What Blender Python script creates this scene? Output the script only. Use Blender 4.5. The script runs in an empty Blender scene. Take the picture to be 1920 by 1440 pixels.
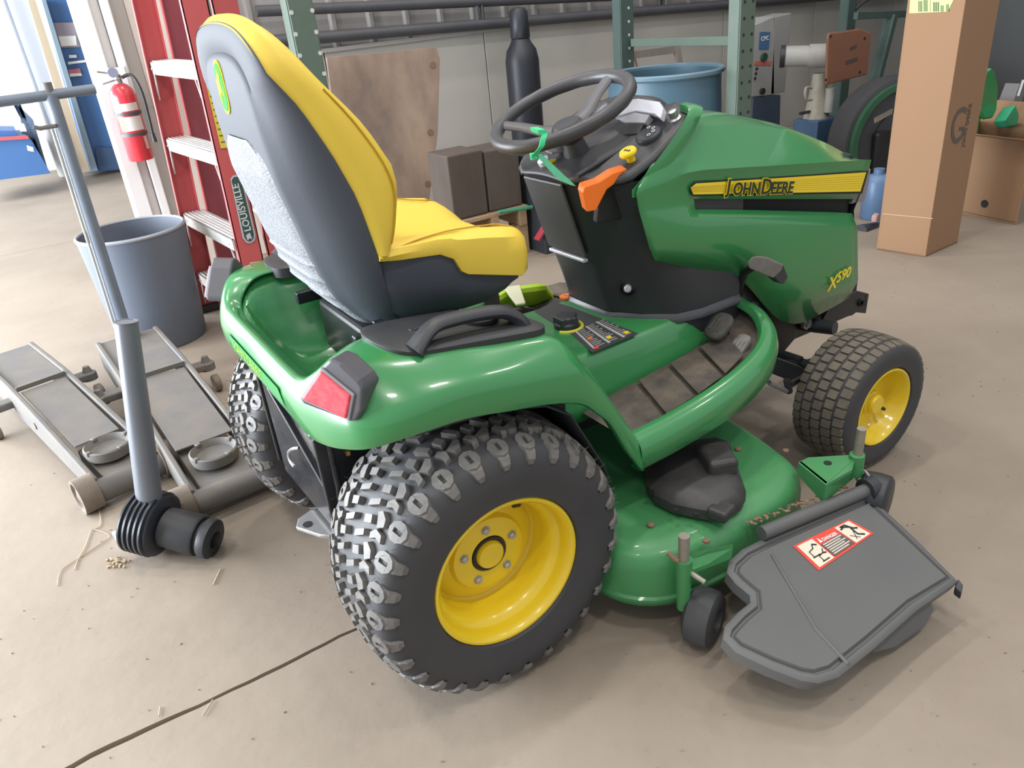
import bpy, bmesh, math, random
from mathutils import Vector, Matrix
random.seed(7)
SC = bpy.context.scene
COL = SC.collection
R = math.radians

# ---------------------------------------------------------------- camera
CAM = Vector((-.59, -1.657, 1.377))
YAW, PITCH, ROLL, FPX = R(59.77), R(26.72), R(-5.84), 1440.0
_f = Vector((math.cos(PITCH)*math.cos(YAW), math.cos(PITCH)*math.sin(YAW), -math.sin(PITCH)))
_r0 = Vector((math.sin(YAW), -math.cos(YAW), 0)); _u0 = _r0.cross(_f)
CR = math.cos(ROLL)*_r0 + math.sin(ROLL)*_u0
CU = -math.sin(ROLL)*_r0 + math.cos(ROLL)*_u0
cam_d = bpy.data.cameras.new('camera'); cam = bpy.data.objects.new('camera', cam_d); COL.objects.link(cam)
cam_d.sensor_fit = 'HORIZONTAL'; cam_d.sensor_width = 36; cam_d.lens = 36*FPX/1920; cam_d.clip_start = .02
M = Matrix((CR, CU, -_f)).transposed().to_4x4(); M.translation = CAM
cam.matrix_world = M
SC.camera = cam

# ---------------------------------------------------------------- light
world = bpy.data.worlds.new('world'); SC.world = world; world.use_nodes = True
bg = world.node_tree.nodes['Background']
bg.inputs[0].default_value = (.93, .96, 1, 1); bg.inputs[1].default_value = .52
def area(name, loc, target, sx, sy, power, color=(1, 1, 1)):
    d = bpy.data.lights.new(name, 'AREA'); d.shape = 'RECTANGLE'; d.size = sx; d.size_y = sy
    d.energy = power; d.color = color
    o = bpy.data.objects.new(name, d); COL.objects.link(o); o.location = loc
    o.rotation_euler = (Vector(target)-Vector(loc)).to_track_quat('-Z', 'Y').to_euler()
    return o
area('daylight_from_open_door', (-4.4, 2.4, 1.25), (0, 1.0, .75), 4.2, 2.3, 560, (.86, .93, 1))
area('far_room_fill', (-4.4, 7.2, 2.0), (0, 7.0, .4), 3.0, 3.2, 560, (.90, .95, 1))  # added fill to brighten the far room; its outdoor door is only presumed
for lx in (-1.6, .9, 3.4):
    for ly in (-2.2, .4, 2.4):
        area('ceiling_lamp', (lx, ly, 4.6), (lx, ly, 0), .55, .16, 27 if lx < 3 else 15, (1, .95, .88))
SC.view_settings.view_transform = 'Standard'; SC.view_settings.look = 'None'
SC.view_settings.exposure = .56; SC.view_settings.gamma = 1.0
SC.view_settings.use_curve_mapping = False
SC.cycles.max_bounces = 6; SC.cycles.diffuse_bounces = 3; SC.cycles.glossy_bounces = 3; SC.cycles.sample_clamp_indirect = 5
SC.cycles.adaptive_threshold = .02

# ---------------------------------------------------------------- survey helpers: photo pixel -> metres on a known plane
def ray(px, py): return _f + CR*((px-960)/FPX) - CU*((py-720)/FPX)
def on(px, py, p0, n):
    d = ray(px, py); n = Vector(n); return CAM + d*((Vector(p0)-CAM).dot(n)/d.dot(n))
def aty(px, py, y): return on(px, py, (0, y, 0), (0, 1, 0))
def atx(px, py, x): return on(px, py, (x, 0, 0), (1, 0, 0))
def atz(px, py, z): return on(px, py, (0, 0, z), (0, 0, 1))

# ---------------------------------------------------------------- materials
MATS = {}
def mat(name, col, rough=.5, metal=0., noise=0., nscale=8., col2=None, bump=0., bscale=60., coat=0., spec=.5, emit=None, trans=0., stretch=None):
    if name in MATS: return MATS[name]
    m = bpy.data.materials.new(name); m.use_nodes = True; nt = m.node_tree; N = nt.nodes; L = nt.links
    b = N['Principled BSDF']
    b.inputs['Base Color'].default_value = (*col, 1); b.inputs['Roughness'].default_value = rough
    b.inputs['Metallic'].default_value = metal; b.inputs['Specular IOR Level'].default_value = spec
    if coat: b.inputs['Coat Weight'].default_value = coat; b.inputs['Coat Roughness'].default_value = .08
    if trans: b.inputs['Transmission Weight'].default_value = trans
    if emit: b.inputs['Emission Color'].default_value = (*emit[:3], 1); b.inputs['Emission Strength'].default_value = emit[3]
    tc = N.new('ShaderNodeTexCoord'); src = tc.outputs['Object']
    if stretch:
        mp = N.new('ShaderNodeMapping'); mp.inputs['Scale'].default_value = stretch; L.new(src, mp.inputs['Vector']); src = mp.outputs['Vector']
    if noise:
        n = N.new('ShaderNodeTexNoise'); n.inputs['Scale'].default_value = nscale; n.inputs['Detail'].default_value = 6; n.inputs['Roughness'].default_value = .65
        L.new(src, n.inputs['Vector'])
        rp = N.new('ShaderNodeValToRGB'); rp.color_ramp.elements[0].position = .35; rp.color_ramp.elements[1].position = .68
        L.new(n.outputs['Fac'], rp.inputs['Fac'])
        mx = N.new('ShaderNodeMix'); mx.data_type = 'RGBA'
        mx.inputs[6].default_value = (*col, 1); mx.inputs[7].default_value = (*(col2 or [c*.5 for c in col]), 1)
        mu = N.new('ShaderNodeMath'); mu.operation = 'MULTIPLY'; mu.inputs[1].default_value = noise
        L.new(rp.outputs['Color'], mu.inputs[0]); L.new(mu.outputs[0], mx.inputs[0]); L.new(mx.outputs[2], b.inputs['Base Color'])
    if bump:
        n2 = N.new('ShaderNodeTexNoise'); n2.inputs['Scale'].default_value = bscale; n2.inputs['Detail'].default_value = 4
        L.new(src, n2.inputs['Vector'])
        bp = N.new('ShaderNodeBump'); bp.inputs['Strength'].default_value = bump; bp.inputs['Distance'].default_value = .004
        L.new(n2.outputs['Fac'], bp.inputs['Height']); L.new(bp.outputs['Normal'], b.inputs['Normal'])
    MATS[name] = m
    return m
GREEN = mat('green_paint', (.036, .225, .068), .28, coat=.6, noise=.10, nscale=3, col2=(.06, .24, .09))
GREEN_D = mat('deck_green_paint', (.050, .26, .085), .42, noise=.45, nscale=5, col2=(.095, .23, .11), coat=.15)
YEL = mat('yellow_paint', (.80, .575, .018), .3, coat=.4, noise=.12, nscale=9, col2=(.68, .46, .03))
SEATY = mat('yellow_vinyl', (.76, .545, .055), .50, bump=.08, bscale=240, noise=.15, nscale=4, col2=(.66, .46, .08))
SEAM = mat('yellow_piping', (.50, .29, .01), .5)
BLACK = mat('black_plastic', (.030, .032, .038), .45, bump=.05, bscale=300)
BLACKM = mat('black_metal', (.014, .015, .018), .38, noise=.2, nscale=20, col2=(.05, .045, .04))
SHELL = mat('charcoal_seat_shell', (.066, .073, .090), .62, spec=.3, bump=.06, bscale=180)
SHELLT = mat('grained_seat_back', (.095, .102, .118), .6, spec=.3, bump=.5, bscale=250, noise=.9, nscale=250, col2=(.33, .34, .36))
RUBBER = mat('tire_rubber', (.040, .041, .046), .6, noise=.35, nscale=7, col2=(.060, .058, .057), bump=.1, bscale=90)
TREAD = mat('tread_rubber', (.105, .100, .096), .5, noise=.6, nscale=30, col2=(.20, .185, .165))
TREADF = mat('dusty_tread_rubber', (.12, .10, .080), .75, noise=.8, nscale=14, col2=(.20, .17, .13))
MATRUB = mat('muddy_rubber_mat', (.032, .031, .032), .7, noise=.85, nscale=9, col2=(.15, .115, .085))
CHUTE = mat('grey_moulded_plastic', (.105, .107, .108), .52, noise=.25, nscale=6, col2=(.14, .135, .13), bump=.05, bscale=120)
STEEL = mat('zinc_steel', (.52, .52, .53), .35, .85, noise=.3, nscale=30, col2=(.32, .30, .28))
SILVER = mat('silver_plastic', (.52, .52, .58), .35, .1)
REDL = mat('red_lens', (.60, .035, .06), .5, noise=.5, nscale=70, col2=(.72, .18, .20))
ORANGE = mat('orange_plastic', (.90, .18, .012), .4)
YKNOB = mat('yellow_knob_plastic', (.85, .62, .01), .4)
WHITE = mat('white_print', (.82, .82, .80), .6)
BLACKP = mat('black_print', (.010, .010, .010), .6)
REDP = mat('red_print', (.75, .06, .035), .55)
TAGG = mat('green_tag_plastic', (.05, .62, .27), .45)
LIME = mat('lime_fabric', (.42, .62, .03), .7, noise=.3, nscale=18, col2=(.25, .42, .03))
GREY = mat('mid_grey_plastic', (.20, .20, .22), .5)

# ---------------------------------------------------------------- mesh helpers
def link(o, parent=None):
    COL.objects.link(o)
    if parent is not None:
        o.parent = parent
        w = Matrix.Identity(4); p = parent
        chain = []
        while p is not None: chain.append(p); p = p.parent
        for q in reversed(chain): w = w @ q.matrix_parent_inverse @ q.matrix_basis
        o.matrix_parent_inverse = w.inverted()
    return o
def tag(o, label, cat, group=None, kind=None):
    o['label'] = label; o['category'] = cat
    if group: o['group'] = group
    if kind: o['kind'] = kind
    return o
def thing(name, label, cat, loc=(0, 0, 0), group=None, parent=None):
    o = bpy.data.objects.new(name, None); o.location = loc; o.empty_display_size = .1
    link(o, parent)
    if label: tag(o, label, cat, group)
    return o
def group_part(name, parent, loc=(0, 0, 0)):
    return thing(name, None, None, loc, parent=parent)
def obj(name, V, F, m, parent=None, smooth=True, bevel=0., seg=2, angle=35, solid=0., sub=0, off=0.):
    me = bpy.data.meshes.new(name)
    me.from_pydata([tuple(v) for v in V], [], [tuple(f) for f in F]); me.validate()
    bm = bmesh.new(); bm.from_mesh(me); bmesh.ops.remove_doubles(bm, verts=bm.verts, dist=1e-6)
    bmesh.ops.recalc_face_normals(bm, faces=bm.faces); bm.to_mesh(me); bm.free()
    ms = m if isinstance(m, (list, tuple)) else [m]
    for k in ms: me.materials.append(k)
    o = bpy.data.objects.new(name, me); link(o, parent)
    finish(o, smooth, bevel, seg, angle, solid, sub, off)
    return o
def finish(o, smooth=True, bevel=0., seg=2, angle=35, solid=0., sub=0, off=0.):
    if solid:
        s = o.modifiers.new('solid', 'SOLIDIFY'); s.thickness = solid; s.offset = off
    if bevel:
        b = o.modifiers.new('bevel', 'BEVEL'); b.width = bevel; b.segments = seg; b.limit_method = 'ANGLE'; b.angle_limit = R(angle); b.harden_normals = False
    if sub:
        s = o.modifiers.new('sub', 'SUBSURF'); s.levels = sub; s.render_levels = sub
    if smooth:
        o.data.shade_smooth()
        o.data.set_sharp_from_angle(angle=R(42))
class MB:
    def __init__(s): s.V = []; s.F = []
    def add(s, V, F):
        n = len(s.V); s.V += [tuple(v) for v in V]; s.F += [tuple(i+n for i in f) for f in F]; return s
    def box(s, c, d, rz=0, ry=0, rx=0):
        m = Matrix.Translation(c) @ Matrix.Rotation(rz, 4, 'Z') @ Matrix.Rotation(ry, 4, 'Y') @ Matrix.Rotation(rx, 4, 'X')
        V = [m @ Vector((x*d[0]/2, y*d[1]/2, z*d[2]/2)) for x in (-1, 1) for y in (-1, 1) for z in (-1, 1)]
        return s.add(V, [(0, 1, 3, 2), (4, 6, 7, 5), (0, 4, 5, 1), (2, 3, 7, 6), (0, 2, 6, 4), (1, 5, 7, 3)])
    def bar(s, a, b, w, h, up=(0, 0, 1)):
        a = Vector(a); b = Vector(b); d = (b-a); L = d.length; d.normalize(); up = Vector(up)
        if abs(d.dot(up)) > .98: up = Vector((1, 0, 0))
        sx = d.cross(up).normalized(); uz = sx.cross(d)
        V = [p + sx*(i*w/2) + uz*(j*h/2) for p in (a, b) for i, j in ((-1, -1), (1, -1), (1, 1), (-1, 1))]
        return s.add(V, [(0, 1, 2, 3), (7, 6, 5, 4), (0, 4, 5, 1), (1, 5, 6, 2), (2, 6, 7, 3), (3, 7, 4, 0)])
    def tube(s, path, r, n=12, cap=True, closed=False):
        P = [Vector(p) for p in path]; rs = r if isinstance(r, (list, tuple)) else [r]*len(P)
        up = None; V = []; k = len(P)
        for i, p in enumerate(P):
            if closed: d = P[(i+1) % k]-P[i-1]
            else: d = P[min(i+1, k-1)]-P[max(i-1, 0)]
            d.normalize()
            if up is None:
                up = Vector((0, 0, 1)) if abs(d.z) < .9 else Vector((1, 0, 0))
            up = (up - d*up.dot(d)).normalized(); sd = d.cross(up)
            for j in range(n):
                a = 2*math.pi*j/n; V.append(p + up*(rs[i]*math.cos(a)) + sd*(rs[i]*math.sin(a)))
        F = []
        for i in range(k if closed else k-1):
            i2 = (i+1) % k
            for j in range(n): F.append((i*n+j, i*n+(j+1) % n, i2*n+(j+1) % n, i2*n+j))
        if cap and not closed: F.append(tuple(range(n))); F.append(tuple((k-1)*n+j for j in reversed(range(n))))
        return s.add(V, F)
    def lathe(s, c, axis, prof, n=32, closed=False, cap=True):
        """prof: (along axis, radius)"""
        ax = Vector(axis).normalized(); u = Vector((0, 0, 1)) if abs(ax.z) < .9 else Vector((1, 0, 0))
        u = (u-ax*u.dot(ax)).normalized(); w = ax.cross(u); c = Vector(c); V = []; F = []
        for a, r in prof:
            for j in range(n):
                t = 2*math.pi*j/n; V.append(c+ax*a+(u*math.cos(t)+w*math.sin(t))*r)
        k = len(prof)
        for i in range(k if closed else k-1):
            i2 = (i+1) % k
            for j in range(n): F.append((i*n+j, i*n+(j+1) % n, i2*n+(j+1) % n, i2*n+j))
        if not closed and cap:
            if prof[0][1] > 1e-5: F.append(tuple(range(n)))
            if prof[-1][1] > 1e-5: F.append(tuple((k-1)*n+j for j in reversed(range(n))))
        return s.add(V, F)
    def prism(s, P, d):
        """polygon P (3D points) extruded by vector d"""
        P = [Vector(p) for p in P]; d = Vector(d); n = len(P)
        return s.add(P+[p+d for p in P], [tuple(range(n)), tuple(range(2*n-1, n-1, -1))]+[(i, (i+1) % n, n+(i+1) % n, n+i) for i in range(n)])
    def loft(s, rows, closed=False, cap=False):
        n = len(rows[0]); V = [v for r in rows for v in r]; F = []
        for i in range(len(rows)-1):
            for j in range(n if closed else n-1):
                F.append((i*n+j, i*n+(j+1) % n, (i+1)*n+(j+1) % n, (i+1)*n+j))
        if cap: F.append(tuple(range(n))); F.append(tuple((len(rows)-1)*n+j for j in reversed(range(n))))
        return s.add(V, F)
    def build(s, name, m, parent=None, **k): return obj(name, s.V, s.F, m, parent, **k)
def mirror_y(mb):
    V = [(v[0], -v[1], v[2]) for v in mb.V]
    o = MB(); o.V = V; o.F = [tuple(reversed(f)) for f in mb.F]; return o
def lerp(a, b, t): return a+(b-a)*t
def interp(x, xs, ys):
    if x <= xs[0]: return ys[0]
    for i in range(len(xs)-1):
        if x <= xs[i+1]:
            t = (x-xs[i])/(xs[i+1]-xs[i]); return ys[i]+(ys[i+1]-ys[i])*t
    return ys[-1]
def smooth_poly(P, n=4, closed=True):
    """Catmull-Rom through points"""
    P = [Vector(p) for p in P]; out = []; k = len(P)
    rng = range(k if closed else k-1)
    for i in rng:
        if closed: a, b, c, d = P[i-1], P[i], P[(i+1) % k], P[(i+2) % k]
        else: a, b, c, d = P[max(i-1, 0)], P[i], P[i+1], P[min(i+2, k-1)]
        for j in range(n):
            t = j/n
            out.append(.5*((2*b)+(c-a)*t+(2*a-5*b+4*c-d)*t*t+(3*b-a-3*c+d)*t**3))
    if not closed: out.append(P[-1])
    return out
def text(name, body, size, m, loc, xd, up, parent=None, ext=.0006, align='LEFT', shear=0, sx=1., bold=0.):
    c = bpy.data.curves.new(name, 'FONT'); c.body = body; c.size = size; c.extrude = ext; c.align_x = align; c.shear = shear; c.offset = bold
    c.resolution_u = 3
    xd = Vector(xd).normalized(); up = Vector(up); up = (up-xd*up.dot(xd)).normalized(); z = xd.cross(up)
    dg = None
    o = bpy.data.objects.new(name+'_curve', c); COL.objects.link(o)
    bpy.context.view_layer.update()
    me = bpy.data.meshes.new_from_object(o.evaluated_get(bpy.context.evaluated_depsgraph_get()))
    bpy.data.objects.remove(o); bpy.data.curves.remove(c)
    me.name = name; me.materials.clear(); me.materials.append(m)
    mm = Matrix((xd*sx, up, z)).transposed().to_4x4(); mm.translation = Vector(loc)
    me.transform(mm)
    o = bpy.data.objects.new(name, me); return link(o, parent)
def copy_tree(o, parent=None, delta=None):
    mi = o.matrix_parent_inverse.copy(); c = o.copy(); COL.objects.link(c); c.parent = parent; c.matrix_parent_inverse = mi
    if delta is not None: c.matrix_basis = delta @ c.matrix_basis
    for ch in list(o.children): copy_tree(ch, c)
    return c

# ================================================================ THE SETTING
CONC = mat('concrete_floor', (.296, .243, .192), .62, noise=.75, nscale=1.7, col2=(.232, .187, .146), bump=.25, bscale=22)
def add_fine_specks(m):
    nt = m.node_tree; N = nt.nodes; L = nt.links; b = N['Principled BSDF']
    src = b.inputs['Base Color'].links[0].from_socket
    tc = N.new('ShaderNodeTexCoord')
    v = N.new('ShaderNodeTexNoise'); v.inputs['Scale'].default_value = 46; v.inputs['Detail'].default_value = 5; v.inputs['Roughness'].default_value = .7
    L.new(tc.outputs['Object'], v.inputs['Vector'])
    rp = N.new('ShaderNodeValToRGB'); rp.color_ramp.elements[0].position = .60; rp.color_ramp.elements[1].position = .74
    L.new(v.outputs['Fac'], rp.inputs['Fac'])
    mu = N.new('ShaderNodeMath'); mu.operation = 'MULTIPLY'; mu.inputs[1].default_value = .35; L.new(rp.outputs['Color'], mu.inputs[0])
    mx = N.new('ShaderNodeMix'); mx.data_type = 'RGBA'; mx.inputs[7].default_value = (.15, .118, .092, 1)
    L.new(mu.outputs[0], mx.inputs[0]); L.new(src, mx.inputs[6]); L.new(mx.outputs[2], b.inputs['Base Color'])
add_fine_specks(CONC)
JOINT = mat('dirt_in_joint', (.19, .135, .095), .9, noise=.5, nscale=30)
WALLW = mat('painted_wall_panel', (.44, .42, .385), .65, noise=.35, nscale=3, col2=(.36, .34, .31), bump=.05)
WALLU = mat('ribbed_wall_sheet', (.30, .285, .275), .6, noise=.6, nscale=5, col2=(.20, .19, .19), stretch=(2, 1, .25))
PIPEG = mat('dark_pipe_paint', (.055, .057, .066), .5, noise=.4, nscale=9, col2=(.09, .085, .085))
TRIMW = mat('white_trim_paint', (.74, .74, .73), .5)
FARW = mat('far_room_wall', (.62, .61, .59), .7)

def struct(o): o['kind'] = 'structure'; return o
fl = struct(MB().box((2, 4, -.037), (22, 24, .05)).build('floor', JOINT, smooth=False))
def jag(x0, x1, y, amp, n):
    return [(lerp(x0, x1, i/n), y+random.uniform(-amp, amp)+.004*math.sin(i*.11)+.003*math.sin(i*.47), 0) for i in range(n+1)]
j1 = jag(-6, 10, -.168, .0022, 420); j2 = jag(-6, 10, 5.11, .002, 60)
gap1 = [(x, y+(.0095+.007*abs(math.sin(x*7.1+1))*abs(math.sin(x*2.3+.6)))*(1 if x < .4 else max(0, (.9-x)/.5))+.0001, z) for x, y, z in j1]
MB().prism([(-6, -7, 0), (10, -7, 0)]+list(reversed(j1)), (0, 0, -.04)).build('floor_slab', CONC, fl, smooth=False)
MB().prism(gap1+list(reversed(j2)), (0, 0, -.04)).build('floor_slab', CONC, fl, smooth=False)
MB().prism([(x, y+.008, 0) for x, y, z in j2]+[(10, 14, 0), (-6, 14, 0)], (0, 0, -.04)).build('floor_slab', CONC, fl, smooth=False)

YW = 3.5
wb = struct(MB().box((4.6, YW+.1, 2.0), (9.2, .12, 4.0)).build('wall_back', WALLU, smooth=False))
# painted liner panels with seams
zt = 1.16
xs = [.18, 1.28, 2.48, 3.68, 4.88, 6.08, 7.28, 9.0]
for a, b in zip(xs[:-1], xs[1:]):
    MB().box(((a+b)/2, YW+.02, zt/2), (b-a-.008, .03, zt)).build('wall_panel', WALLW, wb, smooth=False, bevel=.003)
MB().box((4.6, YW+.005, zt+.012), (8.8, .05, .024)).build('panel_cap', WALLW, wb, smooth=False)
# vertical ribs of the metal sheet above
for i in range(34):
    x = .35+i*.26
    MB().prism([(x-.03, YW+.042, zt), (x-.012, YW+.02, zt), (x+.012, YW+.02, zt), (x+.03, YW+.042, zt)], (0, 0, 2.6)).build('wall_rib', WALLU, wb, smooth=False)
def pipe_line(pts, r, name):
    MB().tube(pts, r, 12).build(name, PIPEG, wb)
a = aty(480, 80, YW-.06); b = aty(1385, 7, YW-.06); pipe_line([a, b, b+(b-a)*.6], .036, 'wall_pipe')
a = aty(480, 21, YW-.06); b = aty(960, 1, YW-.06); pipe_line([a, b, b+(b-a)*1.8], .032, 'wall_pipe')
for px in (893, 902):
    a = aty(px, 0, YW-.07); MB().tube([Vector((a.x, YW-.07, 1.19)), Vector((a.x, YW-.07, 2.6))], .014, 8).build('conduit', PIPEG, wb)
for px in (1236, 1243):
    a = aty(px, 0, YW-.05); MB().tube([Vector((a.x, YW-.05, 1.19)), Vector((a.x, YW-.05, 2.6))], .016, 8).build('conduit', PIPEG, wb)

# door opening: jamb posts and trim boards, left of the wall
def vboard(x0, x1, y0, y1, m, name, z1=3.2):
    o = MB().box(((x0+x1)/2, (y0+y1)/2, z1/2), (x1-x0, y1-y0, z1)).build(name, m, smooth=False, bevel=.006); o['kind'] = 'structure'; return o
d1 = vboard(-.085, .0, 3.40, 3.58, TRIMW, 'trim_1')
d2 = vboard(.0, .05, 3.44, 3.60, TRIMW, 'trim_2')
vboard(.052, .10, 3.41, 3.56, TRIMW, 'trim_3'); vboard(.102, .18, 3.46, 3.60, WALLW, 'trim_4')
CREAM = mat('cream_board', (.62, .56, .50), .6, noise=.2)
vboard(.18, .62, 3.455, 3.485, CREAM, 'trim_5', 1.95)

# far room behind the opening
YF = 9.4
struct(MB().box((-2.5, YF+.1, 2), (9, .2, 4)).build('wall_far', FARW, smooth=False))
struct(MB().box((8.9, .5, 2), (.2, 9, 4)).build('wall_right', mat('dark_end_wall', (.055, .06, .065), .8, noise=.5, nscale=2), smooth=False))

# ================================================================ THE TRACTOR
TR = thing('garden_tractor', 'green and yellow ride-on garden tractor with mower deck and side discharge chute', 'tractor', (0, 0, 0))

def lug_map(R0, crown, w0):
    def f(s, w, h):
        r = R0 - crown*min(1.4, abs(w)/w0)**2.6 + h; a = s/R0
        return Vector((r*math.cos(a), w, r*math.sin(a)))
    return f
def add_lug(mb, f, poly, h, taper=.86, depth=.006, skew=0):
    n = len(poly); cx = sum(p[0] for p in poly)/n; cy = sum(p[1] for p in poly)/n
    base = [f(s, w, -depth) for s, w in poly]
    top = [f(cx+(s-cx)*taper, cy+(w-cy)*taper, h) for s, w in poly]
    mb.add(base+top, [tuple(range(n, 2*n))]+[(i, (i+1) % n, n+(i+1) % n, n+i) for i in range(n)])
def add_ring_lug(mb, f, c, rs, rw, h, depth=.008):
    n = 10
    ang = [2*math.pi*(i+.5)/n for i in range(n)]
    o = [(c[0]+rs*math.cos(a), c[1]+rw*math.sin(a)) for a in ang]
    i_ = [(c[0]+max(-.0045, min(.0045, rs*math.cos(a)*.7)), c[1]+max(-.011, min(.011, rw*math.sin(a)*.7))) for a in ang]
    V = [f(*p, -depth) for p in o]+[f(c[0]+(p[0]-c[0])*.88, c[1]+(p[1]-c[1])*.88, h) for p in o]+[f(*p, h) for p in i_]+[f(*p, h-.007) for p in i_]
    F = []
    for k in range(n):
        k2 = (k+1) % n
        F += [(k, k2, n+k2, n+k), (n+k, n+k2, 2*n+k2, 2*n+k), (2*n+k, 2*n+k2, 3*n+k2, 3*n+k)]
    F.append(tuple(range(3*n, 4*n)))
    mb.add(V, F)

def rear_tread():
    mb = MB(); R0 = .2985; f = lug_map(R0, .020, .13); NP = 29; p = 2*math.pi*R0/NP; h = .0125
    for k in range(NP):
        for sg in (-1, 1):
            o = (k+(.5 if sg > 0 else 0))*p
            g = lambda s, w: (o+s*sg, sg*w)
            # shoulder button
            add_ring_lug(mb, f, g(0, .118), .0245, .0250, h)
            # arrow lug between buttons
            add_lug(mb, f, [g(.024, .098), (g(.040, .092)), g(.044, .070), g(.030, .056), g(.018, .062), g(.028, .078)], h)
            # inner chevron
            add_lug(mb, f, [g(-.012, .088), g(.004, .082), g(.014, .062), g(.006, .050), g(-.010, .062), g(-.024, .070)], h)
            # centre bars
            add_lug(mb, f, [g(.016, .046), g(.028, .040), g(.010, .008), g(-.004, .012)], h)
            add_lug(mb, f, [g(-.022, .052), g(-.006, .042), g(-.016, .018), g(-.032, .026)], h)
            # rib running over the shoulder onto the sidewall
            a0 = o/R0; a1 = .0150/R0
            prof = [(.128, .292, .018), (.142, .280, .016), (.1500, .268, .012), (.1495, .256, .007)]
            rows = []
            for w, r, hw in prof:
                da = hw/r
                rows.append([Vector((rr*math.cos(a0+t), sg*ww, rr*math.sin(a0+t))) for t, rr, ww in ((-da, r-.006, w-.010), (-da*.7, r, w), (da*.7, r, w), (da, r-.006, w-.010))])
            mb.loft(rows)
    # moulding hairs left on the new tire
    for k in range(150):
        a = random.uniform(0, 2*math.pi); w = random.choice((-1, 1))*random.uniform(.09, .135)
        q = f(a*R0, w, h-.003); d = Vector((math.cos(a), 1.2*math.copysign(1, w)*random.uniform(.0, .8), math.sin(a))).normalized()
        mb.tube([q, q+d*random.uniform(.010, .018)], [.0007, .0003], 3, cap=False)
    return mb
def front_tread():
    mb = MB(); R0 = .1985; f = lug_map(R0, .010, .085); NP = 41; p = 2*math.pi*R0/NP; h = .0045
    for k in range(NP):
        for c in range(5):
            o = (k+(.5 if c % 2 else 0))*p; w = (c-2)*.0352; hw = .0158; hs = p*.44
            q = .0035
            add_lug(mb, f, [(o-hs, w-hw+q), (o-hs+.003, w-hw), (o+hs-.001, w-hw+q*.6), (o+hs, w-hw+q*2), (o+hs, w+hw-q), (o+hs-.003, w+hw), (o-hs+.001, w+hw-q*.6), (o-hs, w+hw-q*2)], h, taper=.9)
    return mb
def tire_prof(w, R0, rb, wr):
    pts = [(wr, rb), (wr+.012, rb+.006), (w*.97, lerp(rb, R0, .30)), (w, lerp(rb, R0, .48)), (w*.985, lerp(rb, R0, .66)), (w*.93, lerp(rb, R0, .83)), (w*.82, lerp(rb, R0, .945)), (w*.55, R0*.990), (w*.25, R0*.998)]
    return [(-a, r) for a, r in pts]+[(0, R0)]+[(a, r) for a, r in reversed(pts)]

def make_wheel(kind, x, y, z):
    """built for the right side, outer face towards -y"""
    w = group_part('rear_wheel' if kind == 'rear' else 'front_wheel', TR, (x, y, z))
    c = Vector((x, y, z))
    if kind == 'rear':
        t = MB().lathe(c, (0, 1, 0), tire_prof(.149, .2985, .172, .128), 72, cap=False); t.build('tire', RUBBER, w)
        tr = rear_tread(); tr.V = [c+Vector(v) for v in tr.V]; tr.build('tread', TREAD, w, smooth=False)
        P = [(-.130, .1745), (-.1345, .172), (-.135, .166), (-.128, .1585), (-.110, .156), (-.100, .1535), (-.096, .1475), (-.085, .138), (-.060, .1345), (-.030, .1340), (-.022, .128), (-.020, .118)]
        rim = MB().lathe(c, (0, 1, 0), P+[(-.010, .134), (.06, .138), (.12, .155), (.132, .174), (.125, .172)], 64, closed=True)
        rim.build('rim', YEL, w)
        # pressed disc, recessed, with a raised centre
        D = [(-.018, .133), (-.030, .120), (-.036, .104), (-.040, .092), (-.052, .086), (-.054, .080), (-.054, .044), (-.050, .041), (-.030, .040), (-.030, .002)]
        MB().lathe(c, (0, 1, 0), D, 56).build('rim_disc', YEL, w)
        hub = [(-.030, .033), (-.060, .0325), (-.064, .030), (-.066, .012), (-.066, .0005)]
        MB().lathe(c, (0, 1, 0), hub, 32).build('hub_cap', YEL, w)
        MB().lathe(c, (0, 1, 0), [(-.0535, .0415), (-.0555, .0405), (-.0555, .0345), (-.032, .0342)], 32).build('hub_ring', BLACKM, w)
        for k in range(5):
            a = R(72*k+20); q = c+Vector((.0635*math.cos(a), -.054, .0635*math.sin(a)))
            MB().lathe(q, (0, -1, 0), [(-.002, .0115), (.001, .0115), (.001, .0085), (.007, .0082), (.009, .006)], 6).build('lug_bolt', STEEL, w, smooth=False)
        q = c+Vector((.055, -.085, .118)); MB().tube([q, q+Vector((.004, -.016, .010))], .0055, 8).build('valve_stem', BLACK, w)
    else:
        t = MB().lathe(c, (0, 1, 0), tire_prof(.094, .1985, .121, .078), 60, cap=False); t.build('tire', RUBBER, w)
        tr = front_tread(); tr.V = [c+Vector(v) for v in tr.V]; tr.build('tread', TREADF, w, smooth=False)
        P = [(-.082, .1225), (-.087, .121), (-.088, .1165), (-.082, .110), (-.070, .107), (-.060, .101), (-.035, .096), (-.022, .085), (-.018, .050), (-.026, .040), (-.046, .036), (-.050, .030), (-.050, .001)]
        MB().lathe(c, (0, 1, 0), P, 56, cap=False).build('rim', YEL, w)
        MB().lathe(c, (0, 1, 0), [(.06, .097), (.078, .118), (.086, .122), (.08, .118)], 40).build('rim_back', YEL, w)
        MB().lathe(c, (0, -1, 0), [(.045, .031), (.060, .030), (.066, .026), (.066, .001)], 28).build('hub_cap', YEL, w)
        q = c+Vector((.050, -.030, -.035)); MB().tube([q, q+Vector((-.012, -.034, .006))], .0055, 8).build('valve_stem', BLACK, w)
    return w
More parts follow.
